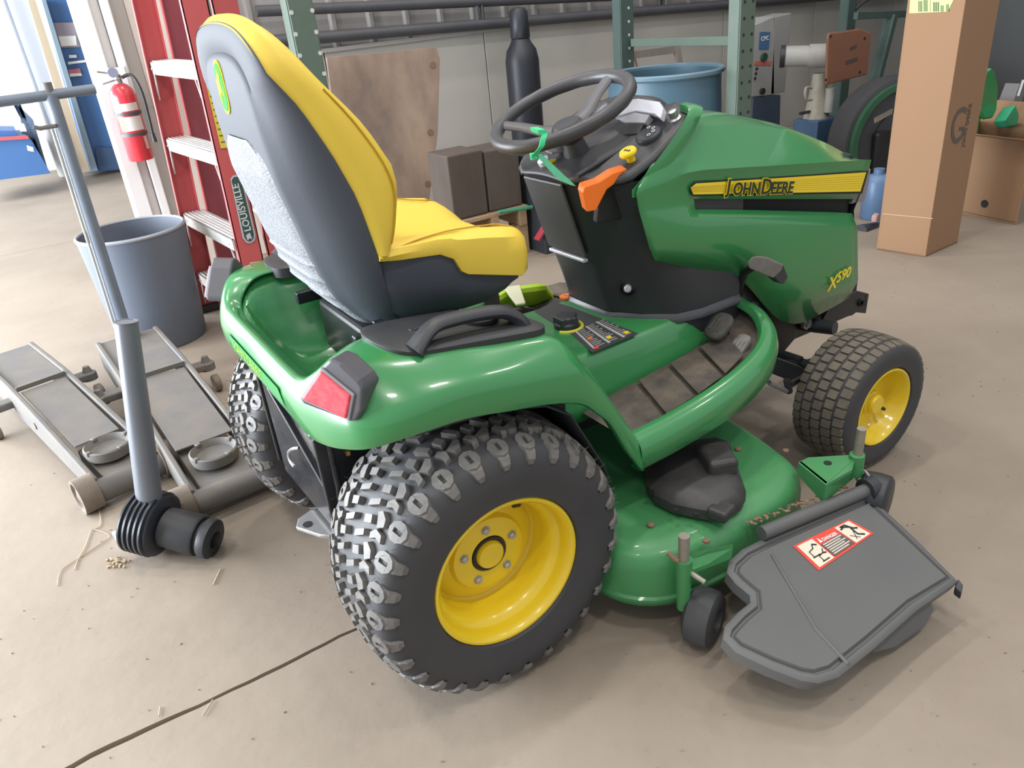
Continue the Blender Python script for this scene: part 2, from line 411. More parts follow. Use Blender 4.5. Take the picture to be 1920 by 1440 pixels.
def mirror_copy(o, y):
    d = Matrix.Scale(1, 4)
    c = o.copy(); COL.objects.link(c); c.parent = o.parent
    c.location.y = y; c.rotation_euler.z = math.pi
    for ch in o.children:
        mi = ch.matrix_parent_inverse.copy(); k = ch.copy(); COL.objects.link(k); k.parent = c; k.matrix_parent_inverse = mi
    return c
rw = make_wheel('rear', 0, -.420, .311); mirror_copy(rw, .420)
fw = make_wheel('front', 1.3166, -.445, .2025); mirror_copy(fw, .445)

# ---------------------------------------------------------------- fender body
# stations round the right half: inner-top, top, shoulder, side, hem, hem-return
ST = [
 # I                    T                    S                    Mid                 H
 [(-.235, 0, .728),    (-.255, 0, .747),    (-.272, 0, .741),    (-.288, 0, .70),    (-.280, 0, .650)],
 [(-.235, -.20, .728), (-.255, -.20, .747), (-.272, -.20, .741), (-.288, -.20, .70), (-.280, -.20, .648)],
 [(-.230, -.265, .738),(-.252, -.275, .752),(-.270, -.285, .744),(-.285, -.290, .70),(-.275, -.300, .638)],
 [(-.212, -.292, .765),(-.236, -.315, .775),(-.256, -.335, .765),(-.272, -.352, .70),(-.264, -.360, .641)],
 [(-.175, -.300, .795),(-.205, -.340, .802),(-.226, -.375, .790),(-.250, -.412, .71),(-.244, -.418, .650)],
 [(-.120, -.295, .803),(-.155, -.365, .808),(-.182, -.420, .793),(-.212, -.470, .72),(-.210, -.474, .664)],
 [(-.050, -.270, .800),(-.085, -.400, .802),(-.110, -.455, .788),(-.140, -.508, .735),(-.140, -.511, .680)],
 [(.030, -.270, .790), (.000, -.425, .790), (-.015, -.475, .777),(-.035, -.522, .74),(-.035, -.522, .680)],
 [(.110, -.270, .778), (.090, -.430, .776), (.080, -.480, .763), (.060, -.525, .725),(.058, -.524, .662)],
 [(.170, -.270, .768), (.165, -.435, .765), (.165, -.482, .752), (.158, -.522, .705),(.154, -.522, .641)],
 [(.215, -.290, .758), (.215, -.440, .752), (.222, -.482, .738), (.232, -.518, .685),(.233, -.520, .612)],
 [(.245, -.330, .720), (.250, -.445, .715), (.264, -.482, .690), (.274, -.514, .636),(.276, -.518, .572)],
 [(.278, -.370, .660), (.285, -.448, .655), (.302, -.482, .630), (.312, -.510, .585),(.313, -.515, .528)],
 [(.325, -.400, .572), (.333, -.452, .568), (.358, -.484, .535), (.366, -.506, .490),(.360, -.511, .440)],
 [(.380, -.430, .470), (.390, -.458, .465), (.424, -.486, .418), (.420, -.500, .388),(.408, -.507, .362)],
]
def fender_rows():
    rows = []
    for s in ST:
        P = [Vector(q) for q in s]
        h = P[4]; inw = Vector((-.5*h.x if abs(h.x) > .2 and h.x < 0 else 0, .03 if h.y < -.2 else 0, -.002)); inw = Vector((.02 if h.x < -.2 else 0, .03 if h.y < -.25 else 0, .004))
        P.append(h+inw)
        rows.append(P)
    return rows
rows = fender_rows()
mirr = [[Vector((p.x, -p.y, p.z)) for p in r] for r in rows[1:]]
full = list(reversed(mirr))+rows
def densify(rows, nu=4, nv=4):
    n = len(rows[0]); cols = [smooth_poly([r[j] for r in rows], nu, closed=False) for j in range(n)]
    rr = [[cols[j][i] for j in range(n)] for i in range(len(cols[0]))]
    return [smooth_poly(r, nv, closed=False) for r in rr]
fb = MB().loft(densify(full))
# tray sunk between the fenders behind the seat
def tray_z(x, y):
    rim = interp(x, [-.235, -.230, -.212, -.175, -.12, .10], [.728, .740, .767, .797, .805, .80])
    sy = min(1, abs(y)/.285)**5; sx = max(0, min(1, (-.10-x)/.135))**3
    return .60+(rim-.60)*min(1, max(sy, sx)+.25*min(sy, sx))
tx = [lerp(-.235, .16, i/24) for i in range(25)]; ty = [lerp(-.285, .285, i/32) for i in range(33)]
def tray_pt(x, y):
    hw = interp(x, [-.235, -.230, -.212, -.175, -.12, -.05, .16], [.262, .270, .297, .306, .301, .277, .275])
    yy = y/.285*hw
    k = .010 if abs(y) > .284 or x < -.234 else 0
    return Vector((x-(k if x < -.234 else 0), yy+math.copysign(k if abs(y) > .284 else 0, y), tray_z(x, y)-k*.6))
fb.loft([[tray_pt(x, y) for y in ty] for x in tx])
FEN = fb.build('fender_body', GREEN, TR, solid=.004, off=-1)
# worn rear decal strip
dz = [(-.2895, .20, .712), (-.2895, -.20, .712), (-.2895, -.225, .680), (-.2895, .17, .680)]
DECG = mat('faded_green_decal', (.16, .42, .05), .4, noise=.8, nscale=30, col2=(.50, .62, .06))
MB().prism([Vector(p) for p in dz], (-.0008, 0, 0)).build('rear_decal', mat('rear_badge_green', (.04, .25, .07), .35), FEN, smooth=False)
text('badge_lettering', 'JOHN DEERE', .030, DECG, (-.2908, .155, .684), (0, -1, 0), (0, 0, 1), FEN, sx=1.35)

# tail lights on the rear corners
def tail_light(sg):
    g = group_part('tail_light', TR, (-.24, sg*.39, .72))
    n = Vector((-.80, -.58, .10)).normalized(); p0 = Vector((-.262, -.400, .74))
    pts = [on(*q, p0, n) for q in ((609, 688), (571, 743), (659, 782), (668, 736))]
    house = [on(*q, p0, n) for q in ((622, 671), (604, 689), (565, 744), (572, 755), (660, 788), (672, 787), (682, 768), (685, 725), (676, 711), (642, 679))]
    def m(v): return Vector((v.x, v.y*(-sg), v.z))
    hb = MB()
    back = [m(p-n*.05) for p in house]; front = [m(p+n*.008) for p in house]
    hb.loft([back, front], closed=True, cap=True).build('lamp_housing', mat('lamp_grey_plastic', (.085, .083, .095), .45), g, smooth=False, bevel=.006, seg=3)
    cen = sum(pts, Vector())/4
    lens = [m(cen+(p-cen)*.95+n*.016) for p in pts]; lb = [m(p+n*.004) for p in pts]
    MB().loft([[m(cen+(p-cen)*1.07+n*.003) for p in pts], [m(cen+(p-cen)*1.05+n*.0125) for p in pts]], closed=True, cap=True).build('lens_rim', mat('lens_rim_grey', (.30, .30, .33), .4), g, smooth=False, bevel=.002)
    MB().loft([lb, lens], closed=True, cap=True).build('lens', REDL, g, smooth=False, bevel=.004, seg=3)
tail_light(-1); tail_light(1)

# black console plates with grab handles on both fender tops
def console(sg):
    g = group_part('grab_handle_console', TR, (.05, sg*.4, .79))
    def m(v): return Vector((v[0], v[1]*(-sg), v[2]))
    out = [(-.110, -.268, .806), (-.128, -.325, .806), (-.118, -.395, .806), (-.092, -.432, .800), (-.05, -.444, .795), (.05, -.452, .784), (.15, -.458, .772), (.195, -.452, .766), (.215, -.425, .763), (.205, -.36, .764), (.175, -.30, .768), (.11, -.268, .779), (.0, -.262, .794)]
    P = smooth_poly(out, 3)
    V = [m(p+Vector((0, 0, -.02))) for p in P]; T = [m(p+Vector((0, 0, .006))) for p in P]
    c = sum(P, Vector())/len(P)
    T2 = [m(c+(p-c)*.93+Vector((0, 0, .011))) for p in P]
    b = MB().loft([V, T, T2], closed=True); n = len(P)
    cz = []
    b.F.append(tuple(2*n+i for i in range(n)))
    b.build('console_plate', mat('console_black', (.030, .031, .034), .5, bump=.08, bscale=260), g, bevel=0)
    def zt(x): return lerp(.808, .772, (x+.1)/.3)
    H = [(-.075, -.425, zt(-.075)-.004), (-.055, -.420, zt(-.055)+.014), (-.03, -.414, zt(-.03)+.030), (.0, -.408, zt(0)+.036), (.07, -.402, zt(.07)+.037), (.125, -.402, zt(.125)+.034), (.152, -.404, zt(.152)+.024), (.168, -.408, zt(.17)+.012), (.176, -.411, zt(.176)-.006)]
    Q = smooth_poly(H, 4, closed=False)
    rows = []
    for i, p in enumerate(Q):
        d = (Q[min(i+1, len(Q)-1)]-Q[max(i-1, 0)]).normalized(); s_ = Vector((0, 1, 0)); u = s_.cross(d)
        t = i/(len(Q)-1); k = 1+.35*(abs(2*t-1)**4)
        rows.append([m(p+s_*(math.cos(a)*.0215*k)+u*(math.sin(a)*.0135*k)) for a in [2*math.pi*j/12 for j in range(12)]])
    MB().loft(rows, closed=True, cap=True).build('grab_handle', BLACK, g)
    for qx, qy, qr in ((.112, -.352, .040), (.172, -.335, .026)):
        q = m((qx, qy, zt(qx)+.0112)); MB().lathe(q, (0, 0, 1), [(-.004, qr), (.0030, qr), (.0032, qr*.9), (.0012, qr*.86), (.0012, .0005)], 24).build('cup_recess', BLACKP, g)
    MB().box(m((.015, -.338, zt(.015)+.0115)), (.115, .012, .004)).build('moulded_rib', BLACK, g, smooth=False, bevel=.0015)
console(-1); console(1)

# ---------------------------------------------------------------- seat
SEAT = group_part('seat', TR, (.05, 0, .72))
Zr = [.72, .78, .84, .90, .95, 1.0, 1.1, 1.2, 1.3, 1.36, 1.385, 1.398]
Xr = [-.005, -.068, -.115, -.140, -.155, -.166, -.190, -.200, -.203, -.203, -.203, -.202]
Zb = [.92, .973, 1.061, 1.146, 1.236, 1.295, 1.353, 1.385, 1.398]
Xb = [-.041, -.052, -.069, -.100, -.141, -.180, -.192, -.196, -.198]
Zf = [.915, .989, 1.06, 1.103, 1.184, 1.273, 1.349, 1.385, 1.402]
Xf = [-.030, .006, .025, .021, -.020, -.086, -.136, -.160, -.185]
def hw(z): return interp(z, [.72, .78, .84, .92, 1.0, 1.15, 1.25, 1.31, 1.355, 1.38, 1.395, 1.402], [.16, .20, .225, .243, .25, .248, .238, .222, .192, .155, .10, .03])
# outline of the backrest (right half), from the bottom up the side and over the top
OUT = [(hw_, z_) for z_, hw_ in ((.745, .165), (.79, .198), (.84, .222), (.90, .238), (.96, .247), (1.04, .250), (1.14, .248), (1.22, .242), (1.28, .232), (1.32, .214), (1.350, .184), (1.368, .145), (1.378, .095), (1.382, .045), (1.383, 0))]
OUT = smooth_poly([(0, y, z) for y, z in OUT], 3, False)
def rad(o, f, grow=0.):
    cz = min(o.z, 1.22); y = o.y*f; z = lerp(cz, o.z, f)
    if grow: 
        d = Vector((0, o.y, max(0, o.z-1.15)*1.6)); d = d.normalized() if d.length > 1e-6 else Vector((0, 0, 1)); y += d.y*grow; z += d.z*grow
    return y, z
def xr_(z): return interp(z, Zr, Xr)
def xb_(z): return interp(z, [.745, .80, .90, .92]+Zb[1:], [.02, -.02, -.04, -.041]+Xb[1:])
def sheet(layers, outline):
    rows = []
    for o in outline:
        r = []
        for f, g, fx in layers:
            y, z = rad(o, f, g); r.append(Vector((fx(o, z), -y, z)))
        rows.append(r)
    left = [[Vector((p.x, -p.y, p.z)) for p in r] for r in rows[:-1]]
    return rows+list(reversed(left))
SHL = [(.0, 0, lambda o, z: xr_(z)), (.30, 0, lambda o, z: xr_(z)), (.60, 0, lambda o, z: xr_(z)+.003), (.655, 0, lambda o, z: xr_(z)+.006), (.675, 0, lambda o, z: xr_(z)+.010),
       (.80, 0, lambda o, z: lerp(xr_(z), xb_(o.z), .26)), (.92, 0, lambda o, z: lerp(xr_(z), xb_(o.z), .52)), (.98, 0, lambda o, z: lerp(xr_(z), xb_(o.z), .78)), (.995, 0, lambda o, z: lerp(xr_(z), xb_(o.z), .92)), (1.0, 0, lambda o, z: xb_(o.z))]
MB().loft(sheet(SHL, OUT)).build('backrest_shell', SHELL, SEAT, solid=.006, off=0)
# grained lower back panel, slightly proud, with moulded ribs near the bottom
rows = []
for i in range(74):
    z = .742+i*.006
    if z > 1.176: break
    xr = xr_(z); h = interp(z, [.745, .79, .84, .90, .96, 1.04, 1.14], [.165, .198, .222, .238, .247, .250, .248]); cr = h*.65
    t = max(0, (z-1.10)/.076); cw = cr*math.sqrt(max(.0, 1-t*t*.8))
    rib = .0075*max(0, math.sin((z-.748)/.042*2*math.pi))**1.3 if z < .925 else 0
    rows.append([Vector((xr+.004*(abs(k)/6)**4-.0075-rib*(1-(abs(k)/6.3)**8)+(.010 if abs(k) == 6 else 0), cw*k/6, z)) for k in range(-6, 7)])
MB().loft(rows).build('back_panel', SHELLT, SEAT)
# backrest cushion
def xf_(z): return interp(z, Zf, Xf)
YO = [o for o in OUT if o.z > .922]
CUS = [(.99, 0, lambda o, z: xb_(o.z)-.006), (1.0, .004, lambda o, z: lerp(xb_(o.z), xf_(o.z), .05)), (1.0, .013, lambda o, z: lerp(xb_(o.z), xf_(o.z), .35)), (1.0, .013, lambda o, z: lerp(xb_(o.z), xf_(o.z), .62)), (1.0, .004, lambda o, z: lerp(xb_(o.z), xf_(o.z), .88)), (.94, 0, lambda o, z: xf_(o.z)), (.80, 0, lambda o, z: xf_(z)-.008), (.5, 0, lambda o, z: xf_(z)-.022), (0, 0, lambda o, z: xf_(z)-.026)]
MB().loft(sheet(CUS, YO)).build('backrest_cushion', SEATY, SEAT)
# seams
for sg in (-1, 1):
    S = [Vector((lerp(xb_(z), xf_(z), .80), sg*(hw(z)+.0105), z)) for z in [1.26, 1.2, 1.12, 1.06, 1.0, .96]]
    MB().tube(smooth_poly(S, 3, False), .0016, 6).build('stitching', SEAM, SEAT)
# seat cushion
xsn = [-.045, -.03, 0, .05, .09, .12, .135, .15, .20, .25, .29, .315, .33, .337]
rows = []
for x in xsn:
    top = interp(x, [-.045, 0, .1, .2, .29, .32, .337], [.945, .950, .948, .935, .918, .903, .875])
    bot = interp(x, [-.045, 0, .095, .127, .137, .15, .29, .32, .337], [.925, .917, .906, .885, .852, .848, .808, .815, .84])
    h = .25 if x < .29 else interp(x, [.29, .32, .337], [.247, .225, .19])
    half = [(h-.012, bot), (h, bot+.004), (h+.004, lerp(bot, top, .5)), (h-.003, lerp(bot, top, .85)), (h-.03, top), (h-.075, top-.006), (h-.12, top-.022), (.06, top-.028)]
    rows.append([Vector((x, -y, z)) for y, z in half]+[Vector((x, y, z)) for y, z in reversed(half)])
MB().loft(rows, closed=True, cap=True).build('seat_cushion', SEATY, SEAT)
for sg in (-1, 1):
    S = [(-.03, .246, .938), (.04, .236, .947), (.12, .225, .947), (.19, .21, .938), (.235, .19, .928), (.27, .18, .921), (.30, .20, .912), (.325, .20, .892)]
    MB().tube(smooth_poly([(x, sg*y, z+.001) for x, y, z in S], 4, False), .0018, 6).build('stitching', SEAM, SEAT)
# pan under the cushion
rows = []
for x in [-.135, -.115, -.09, -.06, -.03, 0, .06, .11, .135, .16, .22, .27, .30]:
    top = interp(x, [-.135, -.04, .095, .127, .14, .29], [.945, .94, .91, .888, .856, .812])+.004
    h = interp(x, [-.135, -.09, -.03, .05, .25, .30], [.150, .200, .236, .2455, .238, .21])
    bot = interp(x, [-.135, -.10, -.06, 0, .08, .2, .30], [.87, .815, .775, .745, .735, .735, .765])
    half = [(h, top), (h, lerp(top, bot, .4)), (h-.03, lerp(top, bot, .75)), (h-.09, bot), (0, bot)]
    rows.append([Vector((x, -y, z)) for y, z in half]+[Vector((x, y, z)) for y, z in reversed(half[:-1])])
MB().loft(rows, closed=True, cap=True).build('seat_pan', SHELL, SEAT)
# emblem on the upper back: green plaque, yellow border, leaping deer
def stadium(cx, y, z, ry, rz, x, n=8):
    return [Vector((x, y+ry*math.cos(2*math.pi*k/24)*1, z+rz*(abs(math.sin(2*math.pi*k/24))**.6)*math.copysign(1, math.sin(2*math.pi*k/24)))) for k in range(24)]
EB = group_part('seat_emblem', SEAT, (-.205, 0, 1.28)) if False else None
MB().prism(stadium(0, .012, 1.268, .030, .050, -.2035), (-.0030, 0, 0)).build('emblem_border', mat('emblem_yellow', (.72, .68, .05), .8, spec=.1), SEAT, smooth=False)
MB().prism(stadium(0, .012, 1.268, .0255, .0445, -.2065), (-.0014, 0, 0)).build('emblem_field', mat('emblem_green', (.06, .42, .07), .8, spec=.1), SEAT, smooth=False)
deer = [(-.018, .012), (-.010, .014), (-.004, .020), (.002, .030), (.006, .024), (.004, .018), (.012, .022), (.016, .018), (.010, .014), (.008, .008), (.010, -.002), (.020, -.012), (.014, -.012), (.006, -.006), (.002, -.006), (-.004, -.012), (-.006, -.026), (-.010, -.026), (-.009, -.010), (-.012, -.004), (-.018, -.016), (-.021, -.014), (-.017, 0)]
MB().prism([Vector((-.2082, .012-a*.9, 1.268+b*1.15)) for a, b in deer], (-.0010, 0, 0)).build('emblem_deer', mat('emblem_deer_yellow', (.80, .72, .06), .8, spec=.1), SEAT, smooth=False)
# suspension base
SB = group_part('seat_base', TR, (.05, 0, .60))
MB().box((.08, 0, .685), (.30, .30, .13)).build('seat_bracket', BLACKM, SB, smooth=False, bevel=.01)
for sg in (-1, 1):
    MB().box((.07, sg*.19, .752), (.36, .022, .03)).build('slide_rail', BLACKM, SB, smooth=False, bevel=.003)
    MB().box((-.055, sg*.205, .765), (.022, .012, .055)).build('hinge_tab', mat('bright_black_metal', (.03, .03, .035), .25, .4), SB, smooth=False, bevel=.002)
    for k in range(3): MB().lathe((0.0+.07*k, sg*.203, .757), (0, sg, 0), [(0, .006), (.005, .006), (.006, .003)], 8).build('rail_bolt', STEEL, SB)

# ---------------------------------------------------------------- hood
HOOD = group_part('hood', TR, (1.1, 0, .45))
def row(pts): return [aty(px, py, y) for px, py, y in pts]
# feature lines on the right side, rear to front (photo pixel, y of the surface)
HR = [
 row([(1228, 488, -.248), (1270, 497, -.248), (1330, 507, -.246), (1375, 515, -.244), (1405, 540, -.243), (1432, 572, -.240), (1462, 600, -.236), (1500, 606, -.232), (1548, 583, -.226), (1590, 559, -.218)]),
 row([(1218, 465, -.258), (1265, 462, -.260), (1325, 465, -.262), (1375, 470, -.262), (1410, 485, -.260), (1445, 500, -.258), (1480, 520, -.255), (1520, 530, -.250), (1560, 530, -.244), (1608, 526, -.232)]),
 row([(1203, 412, -.262), (1258, 412, -.266), (1306, 412, -.268), (1360, 415, -.268), (1405, 417, -.267), (1445, 419, -.266), (1485, 421, -.264), (1520, 423, -.261), (1560, 425, -.256), (1607, 428, -.245)]),
 row([(1199, 398, -.258), (1252, 396, -.258), (1303, 393, -.252), (1358, 393, -.252), (1402, 394, -.252), (1443, 395, -.250), (1482, 396, -.248), (1518, 397, -.246), (1555, 398, -.243), (1597, 400, -.238)]),
 row([(1196, 385, -.258), (1248, 380, -.258), (1300, 373, -.254), (1356, 373, -.254), (1402, 373, -.254), (1443, 373, -.253), (1482, 373, -.252), (1518, 373, -.250), (1556, 373, -.246), (1606, 373, -.240)]),
 row([(1193, 362, -.258), (1246, 352, -.259), (1301, 341, -.254), (1356, 338, -.254), (1402, 335, -.254), (1443, 332, -.253), (1482, 329, -.252), (1520, 327, -.250), (1565, 324, -.246), (1628, 321, -.238)]),
 row([(1197, 350, -.258), (1250, 334, -.262), (1310, 320, -.266), (1362, 316, -.266), (1406, 313, -.266), (1446, 311, -.265), (1486, 308, -.263), (1524, 306, -.260), (1570, 303, -.255), (1633, 300, -.242)]),
]
nx = len(HR[0])
sx_ = [(.745, 1.025), (.80, 1.045), (.93, 1.035), (1.04, 1.018), (1.13, 1.0), (1.22, .975), (1.31, .945), (1.395, .912), (1.48, .872), (1.545, .838)]
cx_ = [(.86, 1.088), (.90, 1.078), (1.0, 1.055), (1.09, 1.037), (1.17, 1.018), (1.255, .993), (1.34, .962), (1.43, .925), (1.52, .88), (1.60, .838)]
HR.append([Vector((x, -.215+.03*i/9, z)) for i, (x, z) in enumerate(sx_)])
HR.append([Vector((lerp(a[0], b[0], .55), -.12, lerp(a[1], b[1], .72))) for a, b in zip(sx_, cx_)])
HR.append([Vector((x, 0, z)) for x, z in cx_])
def dens_rows(rows, n=3): return [smooth_poly(r, n, closed=False) for r in rows]
HD = dens_rows(HR); nD = len(HD[0])
hb = MB()
for i in range(len(HD)-1):
    for j in range(nD-1):
        if i == 3 and j >= 2*3: continue            # air slot between upper and lower side panel
        q = [HD[i][j], HD[i][j+1], HD[i+1][j+1], HD[i+1][j]]
        hb.add(q, [(0, 1, 2, 3)]); hb.add([Vector((p.x if p.x > .92 else .71+(p.x-.60)*.21/.32, -p.y, p.z)) for p in reversed(q)], [(0, 1, 2, 3)])
ob = hb.build('hood_panel', GREEN, HOOD, solid=.003, off=0)
# raised rear lip of the hood beside the dash
for sg in (-1, 1):
    L = [Vector((.618, sg*.252, .937)), Vector((.70, sg*.249, .992)), Vector((.79, sg*.238, 1.058)), Vector((.835, sg*.215, 1.088)), Vector((.850, sg*.17, 1.094))]
    if sg > 0: L = [p+Vector((.09, .0, -.035)) for p in L]
    rows = []
    for p in smooth_poly(L, 4, False): rows.append([p+Vector((-.008, 0, -.014)), p+Vector((-.008, 0, .004)), p+Vector((.012, 0, .006)), p+Vector((.040, 0, -.002)), p+Vector((.030, 0, -.020))])
    MB().loft(rows, closed=True, cap=True).build('hood_rear_lip', GREEN, HOOD)
# nose
nose = []
for k in range(-8, 9):
    t = k/8; y = .236*t; xo = .055*(1-t*t)
    nose.append([Vector((1.525+xo, y*.98, .82)), Vector((1.53+xo, y, .76)), Vector((1.50+xo, y, .70)), Vector((1.535+xo, y*.97, .60)), Vector((1.545+xo, y*.95, .48)), Vector((1.50+xo, y*.93, .41))])
MB().loft(nose).build('grille', BLACK, HOOD)
inner = MB().box((1.15, 0, .66), (.72, .44, .42)); inner.build('engine_cover', mat('engine_black', (.012, .012, .014), .7), HOOD, smooth=False, bevel=.02)
for sg in (-1, 1):
    P = [aty(px, py, -.238) for px, py in ((1637, 316), (1634, 340), (1625, 378), (1598, 384), (1608, 366), (1628, 322))]
    if sg > 0: P = [Vector((p.x, -p.y, p.z)) for p in P]
    MB().prism([p+Vector((0, -sg*.006, 0)) for p in P], (.02, -sg*.09, 0)).build('headlight', mat('headlight_grey', (.22, .20, .21), .25, coat=.5), HOOD, smooth=False, bevel=.004)
# stripe decal with lettering on both sides
YD = mat('stripe_yellow', (.82, .62, .025), .35)
def stripe(sg):
    def P(px, py, y):
        p = aty(px, py, y); return Vector((p.x, -p.y if sg > 0 else p.y, p.z))
    yy = lambda px: interp(px, [1290, 1628], [-.2610, -.2460])
    edge = [(1292, 352), (1303, 341), (1628, 320), (1616, 363), (1298, 368)]
    MB().prism([P(a, b, yy(a)) for a, b in edge], (0, sg*.0008, 0)).build('stripe_border', BLACKP, HOOD, smooth=False)
    e2 = [(1295, 352), (1305, 344), (1624, 323), (1613, 359), (1300, 364.5)]
    MB().prism([P(a, b, yy(a)-.0012) for a, b in e2], (0, sg*.0006, 0)).build('stripe_decal', YD, HOOD, smooth=False)
    for k in range(6):
        t = (k+.6)/6.4; a0 = P(1297, lerp(349, 361, t), yy(1297)-.0022); b0 = P(lerp(1622, 1614, t), lerp(327, 356, t), yy(1620)-.0022)
        MB().bar(a0, b0, .0006, .0010).build('stripe_line', mat('stripe_dark_yellow', (.62, .45, .03), .5), HOOD, smooth=False)  # thin darker yellow lines printed along the stripe
    o = P(1357, 368.5, -.2625); e = P(1488, 364, -.2565)
    xd = (e-o) if sg < 0 else (o-e); start = o if sg < 0 else e
    n_ = Vector((0, sg, 0)) * .0045
    GL = mat('dark_green_print', (.012, .035, .014), .5)
    Lx = (e-o).length
    u = xd.normalized(); s = Lx/6.25
    def put(t, size, off, dz=.004):
        q = start+u*off+Vector((0, 0, dz))
        text('lettering_outline', t, size, YD, q+n_*.8, u, (0, 0, 1), HOOD, sx=1.02, bold=.0034)
        text('stripe_lettering', t, size, GL, q+n_*1.1, u, (0, 0, 1), HOOD, sx=1.02, bold=.0012)
    put('J', s*1.06, s*.10, .0105); put('OHN', s*.98, s*.60); put('D', s*1.25, s*3.02); put('EERE', s*.98, s*3.90)
stripe(-1); stripe(1)
for sg in (-1, 1):
    a = aty(1544, 545, -.2425); b = aty(1588, 522, -.236)
    if sg > 0: a, b = Vector((b.x, -b.y, b.z)), Vector((a.x, -a.y, a.z))
    u = (b-a).normalized(); Lx = (b-a).length
    YP = mat('model_number_yellow', (.85, .66, .03), .4)
    out = Vector((0, sg*.014, 0))
    text('model_number', 'X', Lx*.50, YP, a+out, u, (0, 0, 1), HOOD, shear=.25, bold=.0008)
    text('model_number', '590', Lx*.38, YP, a+out+u*(Lx*.34)+Vector((0, 0, .014)), u, (0, 0, 1), HOOD, shear=.25, bold=.0008, sx=1.05)

# ---------------------------------------------------------------- dash pedestal
PED = group_part('dash_pedestal', TR, (.7, 0, .55))
def ped_section(z):
    xr = interp(z, [.50, .55, .62, .75, .88, .955, .99], [.672, .660, .642, .598, .556, .532, .530])
    k = interp(z, [.50, .62, .75, .955], [0, .1, .55, 1])
    half = [(xr, 0), (xr+.001, .075), (xr+.006, .096), (xr+.022, .112+.008*k), (lerp(xr+.055, xr+.050, k), lerp(.165, .170, k)), (lerp(.785, .635, k), lerp(.232, .236, k)), (lerp(.86, .72, k), lerp(.250, .246, k)), (1.0, .246)]
    return [Vector((x, -y, z)) for x, y in reversed(half[1:])]+[Vector((x, y, z)) for x, y in half]
rows = [ped_section(z) for z in (.50, .53, .56, .60, .65, .70, .75, .80, .85, .90, .935, .955)]
MB().loft(rows, closed=True).build('pedestal_shroud', BLACK, PED)
# base skirt ring
rows = []
for z, g in ((.548, .013), (.558, .013), (.566, .007), (.572, .002)):
    S = ped_section(z); rows.append([p+Vector((-g if abs(p.y) < .16 else -g*.3, math.copysign(g*.7 if abs(p.y) > .05 else 0, p.y), 0)) for p in S])
MB().loft(rows, closed=True).build('base_skirt', mat('skirt_grey', (.065, .068, .078), .32), PED)
# dash top
def dz_(x, y):
    z = interp(x, [.525, .60, .70, .80, .87], [.957, .965, 1.005, 1.060, 1.088])
    return z+.022*math.exp(-(y/.10)**2)*interp(x, [.53, .62, .8], [.4, 1, .6])+.010*math.exp(-((abs(y)-.135)/.02)**2)
rows = []
for i in range(18):
    x = lerp(.527, .865, i/17)
    h = interp(x, [.527, .56, .62, .70, .80, .865], [.10, .165, .236, .240, .234, .20])
    rows.append([Vector((x, h*k/12, dz_(x, h*k/12)-(.012 if abs(k) == 12 else 0))) for k in range(-12, 13)])
MB().loft(rows).build('dash_panel', mat('dash_black', (.030, .030, .034), .48, bump=.08, bscale=260), PED, solid=.012, off=-1)
# instrument cowl and the rib beside the control strip
rows = []
for x, z0, z1, h in ((.785, 1.04, 1.070, .125), (.80, 1.05, 1.100, .135), (.83, 1.06, 1.112, .130), (.865, 1.07, 1.108, .120)):
    rows.append([Vector((x, h*k/8, lerp(z1, z0, (abs(k)/8)**4))) for k in range(-8, 9)])
MB().loft(rows).build('instrument_cowl', BLACK, PED, solid=.006, off=-1)
MB().tube([aty(1082, 330, -.128), aty(1160, 283, -.118), aty(1232, 236, -.105)], .0065, 10).build('strip_rib', BLACK, PED)
# rear lid and its handle lip
def rf(y, z): return Vector((interp(z, [.55, .62, .75, .88, .955], [.660, .642, .598, .556, .532])-.004, y, z))
lid = [rf(.085, .95), rf(-.085, .95), rf(-.085, .745), rf(.085, .745)]
MB().prism(lid, (-.007, 0, -.002)).build('storage_lid', mat('lid_black', (.050, .052, .058), .35, noise=.3, nscale=14, col2=(.09, .09, .09)), PED, smooth=False, bevel=.004)
MB().bar(rf(.08, .733)+Vector((-.006, 0, 0)), rf(-.08, .733)+Vector((-.006, 0, 0)), .016, .010).build('lid_handle', SILVER, PED, smooth=False, bevel=.003)
q = Vector((.672, -.155, .655)); MB().lathe(q, (-.7, -.7, .1), [(-.01, .026), (.002, .026), (.003, .022), (-.01, .018), (-.01, .001)], 20).build('socket_bezel', BLACKP, PED)
MB().lathe(q, (-.7, -.7, .1), [(-.01, .010), (.014, .010), (.018, .006), (.018, .001)], 14).build('socket_cap', SILVER, PED)
# instrument pod
IP0, IPN = Vector((.765, -.06, 1.075)), Vector((-.72, 0, .70)).normalized()
def ip(px, py, l=0.): return on(px, py, IP0+IPN*l, IPN)
MB().prism([ip(*p) for p in ((1150, 218), (1172, 188), (1196, 184), (1236, 190), (1243, 203), (1238, 221), (1226, 212), (1192, 207))], -IPN*.02).build('instrument_bezel', SILVER, PED, smooth=False, bevel=.003)
MB().prism([ip(*p, -.004) for p in ((1158, 222), (1190, 210), (1218, 215), (1209, 230), (1172, 229))], -IPN*.02).build('hour_meter', mat('meter_grey', (.30, .30, .34), .4), PED, smooth=False, bevel=.002)
MB().prism([ip(*p, -.006) for p in ((1140, 256), (1160, 233), (1206, 233), (1196, 250))], -IPN*.02).build('gauge_window', mat('gauge_black', (.03, .03, .035), .3), PED, smooth=False, bevel=.002)
NRM = Vector((-.5, 0, 1)).normalized()
d = Vector((.748, -.158, 1.036))
MB().lathe(d, NRM, [(-.004, .034), (.004, .034), (.008, .031), (.009, .027), (.010, .001)], 32).build('switch_dial', BLACK, PED)
